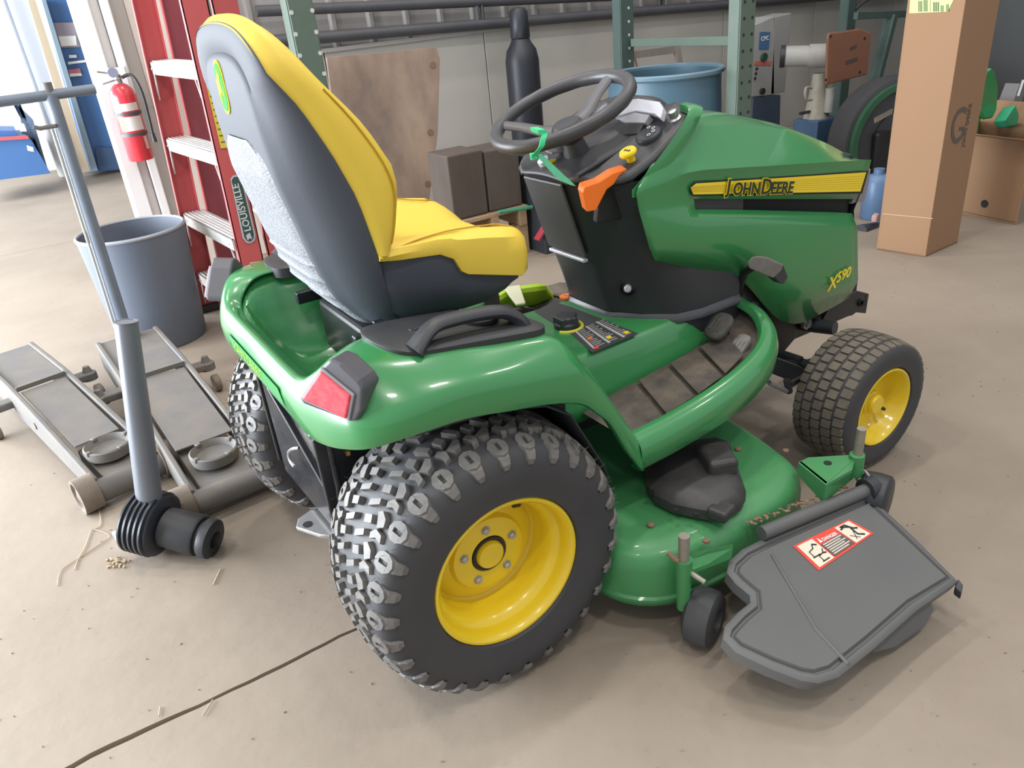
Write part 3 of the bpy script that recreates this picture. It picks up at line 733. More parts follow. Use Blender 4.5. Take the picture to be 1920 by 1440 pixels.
for dx, dy in ((-.010, .016), (.004, .016), (.013, .006), (.012, -.008)):
    s_ = NRM.cross(Vector((0, 1, 0))).normalized()
    c = d+NRM*.0105+Vector((0, -1, 0))*dx*1.2-s_*dy*1.1
    MB().lathe(c, NRM, [(0, .0048), (.0006, .0048), (.0006, .0036), (0, .0034)], 12, closed=True).build('dial_symbol', WHITE, PED)
d = Vector((.668, -.186, .990))
MB().lathe(d, NRM, [(0, .011), (.018, .010), (.022, .021), (.027, .0225), (.032, .020), (.032, .0005)], 24).build('pto_knob', YKNOB, PED)
for k in range(3):
    MB().box(d+NRM*.0325+Vector((0, -.008+.008*k, 0)), (.006, .004, .001), ry=-.46).build('knob_symbol', BLACKP, PED, smooth=False)
d = Vector((.815, -.182, 1.064))
MB().lathe(d, NRM, [(-.004, .017), (.006, .017), (.009, .011), (.026, .011), (.028, .008), (.028, .0005)], 20).build('fuel_cap', STEEL, PED)
# throttle lever
lev = [aty(px, py, -.205) for px, py in ((1093, 362), (1096, 350), (1124, 341), (1150, 324), (1175, 316), (1181, 325), (1160, 340), (1138, 356), (1118, 395), (1101, 398))]
MB().prism(lev, (.01, .034, .004)).build('throttle_lever', ORANGE, PED, smooth=False, bevel=.003)
MB().prism([aty(px, py, -.19) for px, py in ((1118, 420), (1125, 345), (1180, 322), (1192, 352), (1186, 400), (1160, 412))], (.012, .03, 0)).build('lever_slot', BLACKP, PED, smooth=False, bevel=.004)
# ignition key with yellow head
d = Vector((.565, .045, .985))
MB().lathe(d, (-.6, 0, 1), [(-.01, .016), (.004, .016), (.006, .010), (.008, .009)], 18).build('key_switch', SILVER, PED)
k1 = [aty(px, py, .03) for px, py in ((1027, 320), (1031, 300), (1042, 298), (1047, 307), (1035, 318), (1030, 326))]
MB().prism(k1, (.004, .004, 0)).build('ignition_key', YKNOB, PED, smooth=False, bevel=.0012)
MB().prism([aty(px, py, .03) for px, py in ((1020, 280), (1040, 270), (1060, 272), (1062, 284), (1035, 287))], (.02, .03, -.01)).build('left_switch_cover', SILVER, PED, smooth=False, bevel=.003)

# ---------------------------------------------------------------- steering wheel
SW = group_part('steering_wheel', TR, (.60, 0, 1.105))
th = R(20); c0 = Vector((.600, 0, 1.108)); ex = Vector((math.cos(th), 0, math.sin(th))); ey = Vector((0, 1, 0)); en = Vector((-math.sin(th), 0, math.cos(th)))
ring = [c0+ex*(.178*math.cos(a))+ey*(.178*math.sin(a)) for a in [2*math.pi*k/64 for k in range(64)]]
MB().tube(ring, [.0172+.0005*math.sin(k*8) for k in range(64)], 16, closed=True).build('wheel_rim', mat('wheel_black', (.045, .045, .05), .42, bump=.05, bscale=200), SW)
for a in (R(0), R(125), R(-125)):
    d = ex*math.cos(a)+ey*math.sin(a); s = en.cross(d)
    rows = []
    for t, w, h, dn in ((.02, .030, .010, -.050), (.07, .026, .009, -.040), (.12, .021, .008, -.016), (.165, .020, .009, 0)):
        p = c0+d*t+en*dn; rows.append([p+s*(w*math.cos(q))+en*(h*math.sin(q)) for q in [2*math.pi*j/12 for j in range(12)]])
    MB().loft(rows, closed=True, cap=True).build('spoke', mat('wheel_spoke_grey', (.085, .082, .088), .42), SW)
MB().lathe(c0-en*.052, en, [(-.03, .030), (-.004, .042), (.012, .042), (.020, .034), (.021, .001)], 32).build('wheel_hub', BLACK, SW)
MB().lathe(c0-en*.052, en, [(-.16, .046), (-.09, .040), (-.05, .032), (-.03, .028), (-.03, .001)], 28).build('steering_column', BLACK, SW)

# ---------------------------------------------------------------- tunnel and foot platforms
TUN = group_part('centre_tunnel', TR, (.6, 0, .5))
rows = []
for x, z, h, lo in ((.10, .72, .25, .50), (.20, .70, .255, .46), (.29, .645, .258, .44), (.36, .595, .258, .43), (.43, .566, .255, .43), (.55, .560, .252, .44), (.72, .560, .250, .46), (.90, .560, .235, .48), (1.0, .545, .20, .49), (1.05, .52, .17, .45)):
    half = [(0, z), (h-.055, z), (h-.022, z-.006), (h-.006, z-.024), (h+.004, lerp(z, lo, .6)), (h+.024, lo-.03)]
    hl = interp(x, [.10, .29, .40, .50, .72, .90, 1.05], [.25, .235, .130, .108, .122, .19, .17]); kl = hl/h
    rows.append([Vector((x, -a, b)) for a, b in reversed(half[1:])]+[Vector((x, a*kl, b)) for a, b in half])
MB().loft(densify(rows, 3, 2)).build('tunnel_cover', GREEN, TUN, solid=.004, off=-1)
# instruction decal and height dial
pan = [atz(px, py, .5605) for px, py in ((1002, 585), (1038, 566), (1075, 578), (1197, 626), (1110, 662), (1068, 625))]
MB().prism(pan, (0, 0, .0016)).build('instruction_plate', mat('instruction_dark', (.055, .055, .057), .45), TUN, smooth=False)
def dpt(u, v, dz=.0024):
    a = atz(1075, 622, .5605); b = atz(1112, 658, .5605); c = atz(1192, 627, .5605); d2 = atz(1130, 598, .5605)
    p = a.lerp(d2, u).lerp(b.lerp(c, u), v); p.z = .5605+dz; return p
for u in (.02, .37, .72):
    MB().prism([dpt(u, .03), dpt(u+.055, .03), dpt(u+.055, .97), dpt(u, .97)], (0, 0, .0005)).build('plate_rule', mat('plate_rule_grey', (.42, .42, .42), .5), TUN, smooth=False)
PRG = mat('plate_print_grey', (.34, .34, .34), .6)
for i in range(3):
    for j in range(13):
        u0 = .05+.33*i; v0 = .06+.07*j; ln = random.uniform(.14, .24)
        MB().prism([dpt(u0+.05, v0), dpt(u0+.05+ln, v0), dpt(u0+.05+ln, v0+.025), dpt(u0+.05, v0+.025)], (0, 0, .0004)).build('plate_text_line', PRG, TUN, smooth=False)
for u, v, m in ((.12, .55, ORANGE), (.47, .78, YKNOB), (.86, .85, YKNOB), (.05, .97, REDP)):
    MB().prism([dpt(u, v-.06), dpt(u+.10, v-.05), dpt(u+.09, v+.04), dpt(u-.01, v+.03)], (0, 0, .0008)).build('plate_warning_mark', m, TUN, smooth=False)
d = atz(1062, 612, .562)
MB().lathe(d, (0, 0, 1), [(0, .034), (.012, .034), (.016, .030), (.030, .030), (.034, .026), (.034, .0005)], 20).build('height_dial', BLACK, TUN)
for k in range(5):
    a = R(72*k); MB().lathe(d+Vector((.026*math.cos(a), .026*math.sin(a), .018)), (0, 0, 1), [(-.010, .009), (.012, .009), (.015, .006), (.015, .0005)], 10).build('dial_lobe', BLACK, TUN)
rg = [d+Vector((.043*math.cos(a), .043*math.sin(a), 0)) for a in [R(-150+10*k) for k in range(16)]]
MB().tube(rg, .005, 8).build('dial_scale', mat('dial_yellow_green', (.62, .62, .05), .5), TUN)
o_ = atz(1062, 557, .562); MB().lathe(o_, (0, 0, 1), [(0, .021), (.004, .021), (.005, .018), (.005, .0005)], 24).build('orange_disc', ORANGE, TUN)
MB().lathe(o_+Vector((0, 0, .0052)), (0, 0, 1), [(0, .014), (.0006, .014), (.0006, .011), (0, .010)], 20, closed=True).build('disc_ring_mark', mat('pale_orange', (.85, .42, .18), .5), TUN)

def platform(sg):
    g = group_part('foot_platform', TR, (.7, sg*.38, .43))
    def m(v): return Vector((v[0], v[1]*(-sg), v[2]))
    def zf(x): return interp(x, [.34, .42, .9, 1.0, 1.05], [.425, .434, .488, .512, .56])
    # outer green trim: top line / bottom line along x
    S = [(.408, -.490), (.50, -.497), (.62, -.497), (.74, -.485), (.84, -.462), (.92, -.430), (.985, -.380), (1.02, -.31), (1.03, -.22)]
    rows = []
    for i, (x, y) in enumerate(S):
        a = S[max(i-1, 0)]; b = S[min(i+1, len(S)-1)]; t = Vector((b[0]-a[0], b[1]-a[1], 0)).normalized(); nrm = Vector((t.y, -t.x, 0))
        z = zf(x)+(.008 if sg < 0 else -.034); hgt = interp(x, [.40, .6, .9, 1.03], [.085, .088, .10, .11])
        p = Vector((x, y, z))
        rows.append([m(q) for q in (p-nrm*.040+Vector((0, 0, -.010)), p-nrm*.030+Vector((0, 0, .006)), p-nrm*.008+Vector((0, 0, .004)), p+nrm*.012+Vector((0, 0, -.016)), p+nrm*.016+Vector((0, 0, -hgt*.55)), p+nrm*.002+Vector((0, 0, -hgt)), p-nrm*.03+Vector((0, 0, -hgt)))])
    MB().loft(densify(rows, 4, 2)).build('side_trim', GREEN, g)
    # floor plate and rubber mat
    rows = []
    for i in range(25):
        x = lerp(.41, 1.03, i/24)
        yo = interp(x, [p[0] for p in S], [p[1] for p in S])+.028; yi = interp(x, [.33, .43, .72, .9, 1.03], [-.285, -.278, -.272, -.258, -.215] if sg < 0 else [-.22, -.135, -.14, -.20, -.21])
        rows.append([m((x, lerp(yi, yo, k/6), zf(x)-.010)) for k in range(7)])
    MB().loft(rows).build('mat_base', MATRUB, g)
    for k in range(4):
        x0 = .448+.110*k; x1 = x0+.097
        yo0 = interp(x0, [p[0] for p in S], [p[1] for p in S])+.040; yo1 = interp(x1, [p[0] for p in S], [p[1] for p in S])+.040
        ii = .288 if sg < 0 else .155
        P = [m((x0+.03, -ii, zf(x0+.03))), m((x1+.03, -ii, zf(x1+.03))), m((x1-.03, yo1, zf(x1-.03))), m((x0-.03, yo0, zf(x0-.03)))]
        MB().prism(P, (0, 0, .0055)).build('mat_pad', MATRUB, g, smooth=False, bevel=.003)
    # dark tread at the very rear next to the fender
    return g
platform(-1); platform(1)
# pedals on the right platform
def pedal(name, c, n, rx, ry, m, parent=TR):
    g = group_part(name, TR, c); n = Vector(n).normalized()
    s = n.cross(Vector((0, 1, 0))).normalized(); t = Vector((0, 1, 0)); rows = []
    for h, k in ((-.014, .85), (-.004, 1), (.004, 1), (.010, .88), (.0125, .5)):
        rows.append([Vector(c)+n*h+s*(rx*k*math.copysign(abs(math.cos(a))**.7, math.cos(a)))+t*(ry*k*math.copysign(abs(math.sin(a))**.7, math.sin(a))) for a in [2*math.pi*j/24 for j in range(24)]])
    MB().loft(rows, closed=True, cap=True).build('pedal_pad', m, g)
    for k in (-1, 0, 1):
        p = Vector(c)+n*.0125+t*(k*ry*.4); MB().bar(p-s*rx*.5, p+s*rx*.5, .006, .004, n).build('pad_rib', m, g, smooth=False)
    MB().tube([Vector(c)-n*.01, Vector(c)-n*.05+Vector((.03, .02, -.01)), Vector(c)+Vector((.06, .05, -.09))], .010, 8).build('pedal_arm', BLACKM, g)
PADG = mat('worn_pedal_rubber', (.13, .125, .12), .6, noise=.7, nscale=26, col2=(.24, .22, .20))
c = aty(1380, 656, -.355); pedal('forward_pedal', c, (-.62, -.25, .75), .050, .030, PADG)
c = aty(1348, 612, -.30); pedal('reverse_pedal', c, (-.62, -.1, .78), .042, .034, mat('dark_pedal_rubber', (.05, .048, .045), .6, noise=.6, nscale=20, col2=(.16, .14, .12)))
# brake pedal: broad dirty plate reaching out from under the hood
g = group_part('brake_pedal', TR, aty(1440, 505, -.32))
BP = mat('dirty_pedal_pad', (.17, .155, .14), .65, noise=.6, nscale=30, col2=(.09, .085, .08))
P = [aty(px, py, -.33) for px, py in ((1402, 492), (1408, 483), (1420, 481), (1437, 483), (1468, 497), (1464, 508), (1450, 522), (1420, 510), (1404, 503))]
MB().prism(P, (.016, .010, -.004)).build('pedal_pad', BP, g, smooth=False, bevel=.003)
MB().prism([aty(px, py, -.326) for px, py in ((1452, 522), (1470, 498), (1478, 520), (1470, 532), (1462, 531))], (.02, .04, -.01)).build('pedal_edge', BLACK, g, smooth=False, bevel=.003)
MB().tube([aty(1412, 500, -.31), aty(1395, 512, -.26), aty(1385, 545, -.22), aty(1392, 590, -.20)], .011, 8).build('pedal_arm', BLACKM, g)
MB().tube([aty(1462, 600, -.0), aty(1462, 600, -.0)+Vector((0, 0, -.02))], .01, 8)
cap = aty(1404, 588, -.24)
MB().prism([aty(px, py, -.25) for px, py in ((1394, 588), (1408, 578), (1414, 574), (1420, 582), (1420, 590), (1412, 588), (1396, 596))], (.01, .015, 0)).build('red_drain_tab', mat('red_plastic', (.70, .05, .05), .4), TR, smooth=False, bevel=.002)

# ---------------------------------------------------------------- chassis
CH = group_part('chassis', TR, (.7, 0, .3))
for sg in (-1, 1):
    MB().box((.72, sg*.16, .36), (1.9, .012, .14)).build('frame_rail', BLACKM, CH, smooth=False, bevel=.004)
MB().box((1.1, 0, .44), (.80, .30, .12)).build('engine_base', BLACKM, CH, smooth=False, bevel=.02)
MB().lathe((1.02, -.20, .52), (0, -1, 0), [(-.1, .06), (0, .06), (.02, .05), (.03, .02), (.03, .001)], 24).build('air_filter', BLACK, CH)
MB().lathe((1.10, -.19, .46), (0, 0, 1), [(-.07, .038), (.05, .038), (.06, .03), (.06, .001)], 20).build('oil_filter', BLACK, CH)
# front axle with spindles and tie rod
MB().bar((1.3166, -.36, .215), (1.3166, .36, .215), .055, .07).build('front_axle', BLACKM, CH, smooth=False, bevel=.006)
for sg in (-1, 1):
    MB().tube([(1.3166, sg*.345, .12), (1.3166, sg*.345, .30)], .022, 14).build('spindle', BLACKM, CH)
    MB().tube([(1.3166, sg*.345, .2025), (1.3166, sg*.47, .2025)], .014, 10).build('stub_axle', STEEL, CH)
    MB().bar((1.3166, sg*.345, .305), (1.20, sg*.32, .305), .03, .012).build('steering_arm', BLACKM, CH, smooth=False)
MB().tube([(1.20, -.32, .325), (1.16, 0, .335), (1.20, .32, .325)], .010, 8).build('tie_rod', BLACKM, CH)
MB().tube([aty(1442, 717, -.37), aty(1475, 733, -.37)], .0075, 8).build('lift_pin', STEEL, CH)
MB().tube([aty(1475, 712, -.37), aty(1480, 735, -.37)], .010, 8).build('lift_pin_eye', BLACKM, CH)
MB().tube([aty(1478, 722, -.36), aty(1530, 695, -.26), (1.25, -.12, .30)], .012, 8).build('draft_rod', BLACKM, CH)
MB().prism([(1.18, -.175, .46), (1.34, -.175, .46), (1.36, -.175, .30), (1.28, -.175, .25), (1.20, -.175, .32)], (0, .35, 0)).build('axle_mount', BLACKM, CH, smooth=False, bevel=.006)
MB().lathe((1.36, -.20, .36), (0, -1, 0), [(0, .02), (.012, .02), (.012, .012), (.02, .012), (.02, .001)], 6).build('axle_bolt', STEEL, CH, smooth=False)
MB().tube([(1.40, -.17, .335), (1.42, -.27, .345)], [.024, .022], 14).build('bump_stop', BLACK, CH)
# front bumper plate
bp = [aty(px, py, -.19) for px, py in ((1560, 568), (1606, 545), (1630, 551), (1624, 588), (1606, 586), (1598, 592), (1560, 600), (1540, 605))]
for sg in (-1, 1):
    MB().prism([Vector((p.x, p.y*(-sg), p.z)) for p in bp], (0, .012*(-sg), 0)).build('bumper_side_plate', BLACKM, CH, smooth=False, bevel=.003)
    q = aty(1614, 568, -.193); MB().lathe((q.x, q.y*(-sg), q.z), (0, sg, 0), [(0, .013), (.004, .013), (.004, .009), (0, .009)], 16).build('bumper_hole', BLACKP, CH)
MB().bar((bp[2].x-.02, -.19, bp[2].z-.02), (bp[2].x-.02, .19, bp[2].z-.02), .02, .05).build('bumper_bar', BLACKM, CH, smooth=False, bevel=.004)
# rear: transaxle, rear plate, hitch plate
MB().box((-.02, 0, .31), (.30, .34, .22)).build('transaxle', BLACKM, CH, smooth=False, bevel=.03)
MB().tube([(0, -.40, .311), (0, .40, .311)], .045, 20).build('rear_axle', BLACKM, CH)
rp = mat('glossy_black_plate', (.022, .023, .028), .2, noise=.3, nscale=20, col2=(.06, .06, .06), coat=.3)
MB().prism([Vector((-.245, .19, .60)), Vector((-.225, -.225, .60)), Vector((-.225, -.225, .45)), Vector((-.235, -.20, .30)), Vector((-.245, .18, .30))], (.012, 0, 0)).build('rear_plate', rp, CH, smooth=False, bevel=.004)
MB().bar((-.243, .10, .585), (-.232, -.215, .42), .012, .022, (1, 0, 0)).build('rear_plate_flange', rp, CH, smooth=False, bevel=.003)
for sg in (-1, 1): MB().box((-.13, sg*.21, .45), (.24, .012, .26)).build('inner_guard', BLACKM, CH, smooth=False, bevel=.004)
hp = [atz(px, py, .285) for px, py in ((555, 988), (559, 972), (583, 955), (640, 958), (680, 1010), (600, 1003))]
MB().prism(hp, (0, 0, -.010)).build('hitch_plate', STEEL, CH, smooth=False, bevel=.002)
h0 = atz(577, 983, .2855); MB().lathe(h0, (0, 0, 1), [(0, .012), (.0010, .012), (.0010, .0005)], 18).build('hitch_hole', BLACKP, CH)
MB().tube(smooth_poly([atx(552, 875, -.26), atx(545, 865, -.26), atx(541, 850, -.26), atx(548, 842, -.26), atx(560, 840, -.25)], 4, False), .004, 8).build('hitch_pin_hook', STEEL, CH)
for px, py in ((640, 858), (655, 848)):
    q = atx(px, py, -.18); MB().lathe(q, (-1, 0, 0), [(0, .007), (.008, .007), (.008, .001)], 8).build('brass_fitting', mat('brass', (.65, .42, .10), .35, .7), CH)
for sg in (-1, 1):
    MB().prism([(-.06, sg*.30, .36), (.34, sg*.30, .36), (.34, sg*.30, .50), (.26, sg*.30, .585), (.10, sg*.30, .66), (-.06, sg*.30, .66)], (0, sg*.006, 0)).build('inner_fender_panel', BLACKM, CH, smooth=False)
    # black inner wheel arches
    rows = [[Vector((x, sg*.26, z)), Vector((x, sg*.50, z))] for x, z in ((-.13, .672), (-.06, .668), (.06, .655), (.16, .625), (.22, .58), (.26, .50), (.30, .42), (.32, .36))]
    MB().loft(rows).build('wheel_arch_liner', BLACK, CH, solid=.004)

# ---------------------------------------------------------------- mower deck
DK = group_part('mower_deck', TR, (.6, 0, .06))
ol = [(.945, 0), (.940, -.20), (.925, -.36), (.895, -.52), (.865, -.60), (.78, -.652), (.62, -.665), (.46, -.662), (.36, -.640), (.285, -.575), (.255, -.46), (.27, -.30), (.30, -.12), (.31, 0)]
half = ol
full2 = half+[(x, -y) for x, y in reversed(half[1:-1])]
P = smooth_poly([(x, y, 0) for x, y in full2], 3)
cen = Vector((.60, 0, 0))
def ring_(k, z, extra=0): return [Vector((cen.x+(p.x-cen.x)*k, p.y*k, z)) for p in P]
rows = [ring_(1.012, .085), ring_(1.010, .10), ring_(1.0, .105), ring_(.998, .175), ring_(.985, .205), ring_(.955, .220), ring_(.90, .225), ring_(.6, .228), ring_(.3, .23)]
dk = MB().loft(rows, closed=True); n = len(P); dk.F.append(tuple(8*n+i for i in range(n)))
dk.build('deck_shell', GREEN_D, DK, solid=.004, off=-1)
# pulley cover on the right spindle
pc = [atz(px, py, .236) for px, py in ((1208, 892), (1222, 870), (1255, 858), (1300, 845), (1345, 838), (1368, 845), (1378, 880), (1392, 920), (1398, 938), (1388, 958), (1365, 968), (1350, 980), (1300, 970), (1262, 962), (1228, 945), (1212, 925))]
c = sum(pc, Vector())/len(pc)
rws = [[p+Vector((0, 0, 0)) for p in pc], [p+Vector((0, 0, .026)) for p in pc], [c+(p-c)*.86+Vector((0, 0, .046)) for p in pc], [c+(p-c)*.60+Vector((0, 0, .055)) for p in pc]]
pb = MB().loft(rws, closed=True); pb.F.append(tuple(3*len(pc)+i for i in range(len(pc))))
DUSTB = mat('dusty_black_cover', (.028, .029, .032), .5, noise=.6, nscale=9, col2=(.085, .075, .068))
pb.build('pulley_cover', DUSTB, DK, bevel=0)
a = atz(1345, 862, .30); MB().box(a, (.075, .10, .05), rz=R(-25)).build('cover_bump', DUSTB, DK, smooth=False, bevel=.012, seg=3)
a = atz(1352, 958, .262); MB().box(a, (.055, .05, .03), rz=R(15)).build('cover_tab', DUSTB, DK, smooth=False, bevel=.008)
for px, py in ((1268, 958), (1305, 966), (1222, 925), (1380, 905)):
    a = atz(px, py, .262); MB().lathe(a, (0, 0, 1), [(0, .007), (.005, .007), (.005, .0005)], 6).build('cover_screw', BLACKM, DK, smooth=False)
RUST = mat('rusty_grime', (.20, .11, .07), .85, noise=.7, nscale=26, col2=(.30, .22, .15))
for px, py in ((1384, 843), (1473, 846), (1324, 1015), (1220, 985)):
    a = atz(px, py, .228); MB().lathe(a, (0, 0, 1), [(0, .009), (.004, .009), (.006, .006), (.006, .0005)], 8).build('deck_bolt', RUST, DK)
# front right bracket
f1 = [atz(px, py, .262) for px, py in ((1497, 866), (1515, 857), (1596, 852), (1603, 862), (1598, 880), (1548, 908))]
MB().prism(f1, (0, 0, -.012)).build('gauge_bracket', GREEN_D, DK, smooth=False, bevel=.002)
f2 = [atz(1497, 868, .262), atz(1548, 909, .262)]
MB().prism([f2[0], f2[1], f2[1]+Vector((0, 0, -.055)), f2[0]+Vector((0, 0, -.035))], (.012, .004, 0)).build('bracket_web', GREEN_D, DK, smooth=False)
hq = atz(1552, 868, .2626); MB().lathe(hq, (0, 0, 1), [(0, .010), (.0008, .010), (.0008, .0005)], 16).build('bracket_slot', BLACKP, DK)
MB().prism([atz(1548, 910, .262), atz(1603, 862, .262), atz(1603, 862, .262)+Vector((0, 0, -.06)), atz(1548, 910, .262)+Vector((0, 0, -.055))], (.008, .006, 0)).build('bracket_plate', GREEN_D, DK, smooth=False, bevel=.002)
rod = atz(1602, 858, .262)
ROD = mat('dull_steel_rod', (.36, .33, .28), .5, .5, noise=.4, nscale=30)
MB().tube([rod+Vector((.004, -.004, -.03)), rod+Vector((.006, -.006, .085))], .0115, 14).build('gauge_wheel_rod', ROD, DK)
MB().lathe(rod+Vector((.004, -.004, -.05)), (0, 0, 1), [(0, .019), (.06, .019), (.062, .015)], 16).build('rod_sleeve', GREEN_D, DK)
rr = rod+Vector((.012, -.022, -.055)); MB().tube([rr+Vector((.0, .020*math.cos(a), .022*math.sin(a))) for a in [2*math.pi*k/16 for k in range(16)]], .003, 6, closed=True).build('pin_ring', STEEL, DK)
# front gauge wheel seen behind the chute hinge
gw = atz(1640, 930, .16)
MB().lathe(gw, (.35, -.94, 0), [(-.035, .03), (-.035, .052), (-.028, .060), (0, .062), (.028, .060), (.035, .052), (.035, .0005)], 28).build('gauge_wheel', BLACK, DK)
# rear right bracket, rod and gauge wheel
b0 = atz(1282, 1062, .215)
MB().prism([atz(1268, 1040, .235), atz(1330, 1030, .235), atz(1375, 1020, .235), atz(1372, 1040, .205), atz(1300, 1068, .205), atz(1272, 1062, .205)], (0, 0, -.012)).build('rear_gauge_bracket', GREEN_D, DK, smooth=False, bevel=.003)
MB().tube([b0+Vector((0, 0, .015)), b0+Vector((0, 0, .085))], .0125, 14).build('gauge_wheel_rod', ROD, DK)
MB().tube([b0+Vector((0, 0, -.12)), b0+Vector((0, 0, .02))], [.015, .019], 14).build('rod_sleeve', GREEN_D, DK)
MB().tube([atz(1253, 1038, .235), atz(1274, 1054, .235)], .006, 8).build('lock_pin', RUST, DK)
MB().tube([atz(1292, 1072, .20), atz(1322, 1092, .19)], .006, 8).build('lock_pin', ROD, DK)
gc = Vector((.405, -.712, .068))
MB().lathe(gc, (.42, -.91, 0), [(-.034, .02), (-.034, .055), (-.026, .065), (0, .068), (.026, .065), (.034, .055), (.034, .030), (.022, .026), (.022, .0005)], 32).build('gauge_wheel', RUBBER, DK)
MB().bar(b0+Vector((0, 0, -.10)), gc+Vector((-.02, .045, .0)), .02, .012).build('gauge_wheel_fork', BLACKM, DK, smooth=False)

# discharge chute: moulded grey deflector on a hinge roll, falling outwards
CP0, CN = (0, -.665, .205), (0, -.30, 1)
def cp(px, py, lift=0): return on(px, py, (0, -.665, .205+lift), CN)
outl = [(1434, 1010), (1394, 1030), (1370, 1052), (1366, 1072), (1382, 1092), (1409, 1114), (1410, 1130), (1387, 1148), (1362, 1175), (1359, 1195), (1382, 1220), (1445, 1250), (1503, 1272), (1535, 1277), (1571, 1266), (1640, 1210), (1719, 1140), (1795, 1088), (1715, 1008), (1642, 940), (1618, 930)]
CH_ = [cp(*p) for p in outl]
cc = sum(CH_, Vector())/len(CH_)
up = Vector(CN).normalized()
def inset(P, d):
    out = []; n = len(P)
    for i, p in enumerate(P):
        a = P[i-1]; b = P[(i+1) % n]; t = (b-a).normalized(); nn = up.cross(t)
        out.append(p+nn*d)
    return out
sgn = 1 if (inset(CH_, .01)[10]-cc).length < (CH_[10]-cc).length else -1
rowsC = [[p-up*.038 for p in CH_], [p-up*.004 for p in inset(CH_, sgn*-.003)], [p+up*.001 for p in inset(CH_, sgn*.004)], [p+up*.001 for p in inset(CH_, sgn*.012)], [p-up*.006 for p in inset(CH_, sgn*.016)], [p-up*.006 for p in inset(CH_, sgn*.020)], [p+up*.001 for p in inset(CH_, sgn*.025)]]
cb = MB().loft(rowsC, closed=True); n = len(CH_); cb.F.append(tuple(6*n+i for i in range(n)))
CHT = cb.build('discharge_chute', CHUTE, DK)
# hinge roll and crease ridge
ha = on(1428, 1000, (0, -.665, .22), CN); hb_ = on(1622, 920, (0, -.665, .22), CN)
MB().tube([ha, hb_], .017, 16).build('hinge_roll', CHUTE, DK)
MB().tube([hb_, hb_+(hb_-ha).normalized()*.03], .030, 16).build('hinge_knuckle', BLACK, DK)
MB().tube([cp(1447, 1040, .001), cp(1530, 1180, .001), cp(1590, 1245, .001)], .0045, 8).build('chute_ridge', CHUTE, DK)
MB().prism([cp(1792, 1092, -.002), cp(1797, 1085, -.002), cp(1806, 1096, -.002), cp(1803, 1112, -.012), cp(1790, 1102, -.012)], (0, 0, -.02)).build('chute_tab', BLACK, DK, smooth=False, bevel=.002)
skl = [cp(1625, 1215, -.03), cp(1745, 1120, -.03), cp(1752, 1145, -.06), cp(1735, 1175, -.075), cp(1680, 1215, -.075), cp(1640, 1225, -.06)]
MB().prism(skl, (.0, .02, 0)).build('chute_skirt', CHUTE, DK, smooth=False, bevel=.004)
# rust and dried clippings along the hinge
for k in range(60):
    t = random.random(); p = ha.lerp(hb_, t*.95)+Vector((random.uniform(-.01, .01), random.uniform(.022, .042), -.012))
    MB().box(p+Vector((0, 0, .022)), (random.uniform(.003, .010), random.uniform(.003, .007), .003), rz=random.random()*3).build('grime_flake', RUST, DK, smooth=False)
# danger label on the chute
lab = [(1487, 1024), (1592, 974), (1638, 1000), (1535, 1070)]
W4 = [cp(*p, .0022) for p in lab]
def lp(u, v, l=.0006):
    p = W4[0].lerp(W4[1], u).lerp(W4[3].lerp(W4[2], u), v); return p+up*l
def lquad(u0, v0, u1, v1, m, name, l=.0010):
    MB().prism([lp(u0, v0, l), lp(u1, v0, l), lp(u1, v1, l), lp(u0, v1, l)], up*.0003).build(name, m, DK, smooth=False)
lquad(0, 0, 1, 1, REDP, 'danger_label', 0)
CREAMP = mat('label_cream', (.74, .68, .55), .6)
lquad(.04, .06, .30, .94, CREAMP, 'label_pictogram_field'); lquad(.70, .06, .96, .94, CREAMP, 'label_pictogram_field')
lquad(.32, .36, .68, .92, mat('label_dark', (.10, .09, .085), .6), 'label_text_field')
for k in range(6): lquad(.34, .39+.085*k, .66-.05*(k % 2), .435+.085*k, mat('label_text_light', (.62, .56, .48), .6), 'label_text_line', .0015)
ux = (W4[1]-W4[0]).normalized(); uy = (W4[0]-W4[3]).normalized(); Lw = (W4[1]-W4[0]).length
text('danger_lettering', 'DANGER', Lw*.066, WHITE, lp(.395, .31, .0013), ux, uy, DK, ext=.0003, sx=.95, bold=.0003)
MB().prism([lp(.335, .31, .0013), lp(.385, .31, .0013), lp(.36, .10, .0013)], up*.0003).build('warning_triangle', WHITE, DK, smooth=False)
def stroke(pts, w=.0016):
    MB().tube([lp(u, v, .0016) for u, v in pts], w, 5).build('pictogram_line', BLACKP, DK)
stroke([(.08, .62), (.20, .62)]); stroke([(.10, .62), (.10, .40), (.18, .36), (.22, .22)], .0014); stroke([(.22, .22), (.27, .30)], .0022)
stroke([(.14, .86), (.25, .86)]); stroke([(.16, .86), (.16, .66), (.24, .62), (.28, .50)], .0014); stroke([(.24, .62), (.28, .66)], .0022)
stroke([(.73, .25), (.80, .20), (.86, .30)], .0020); stroke([(.76, .15), (.84, .14), (.88, .40), (.93, .48)], .0026); stroke([(.86, .36), (.84, .70), (.90, .84)], .0024); stroke([(.74, .60), (.82, .85)], .0010); stroke([(.76, .85), (.84, .50)], .0010)

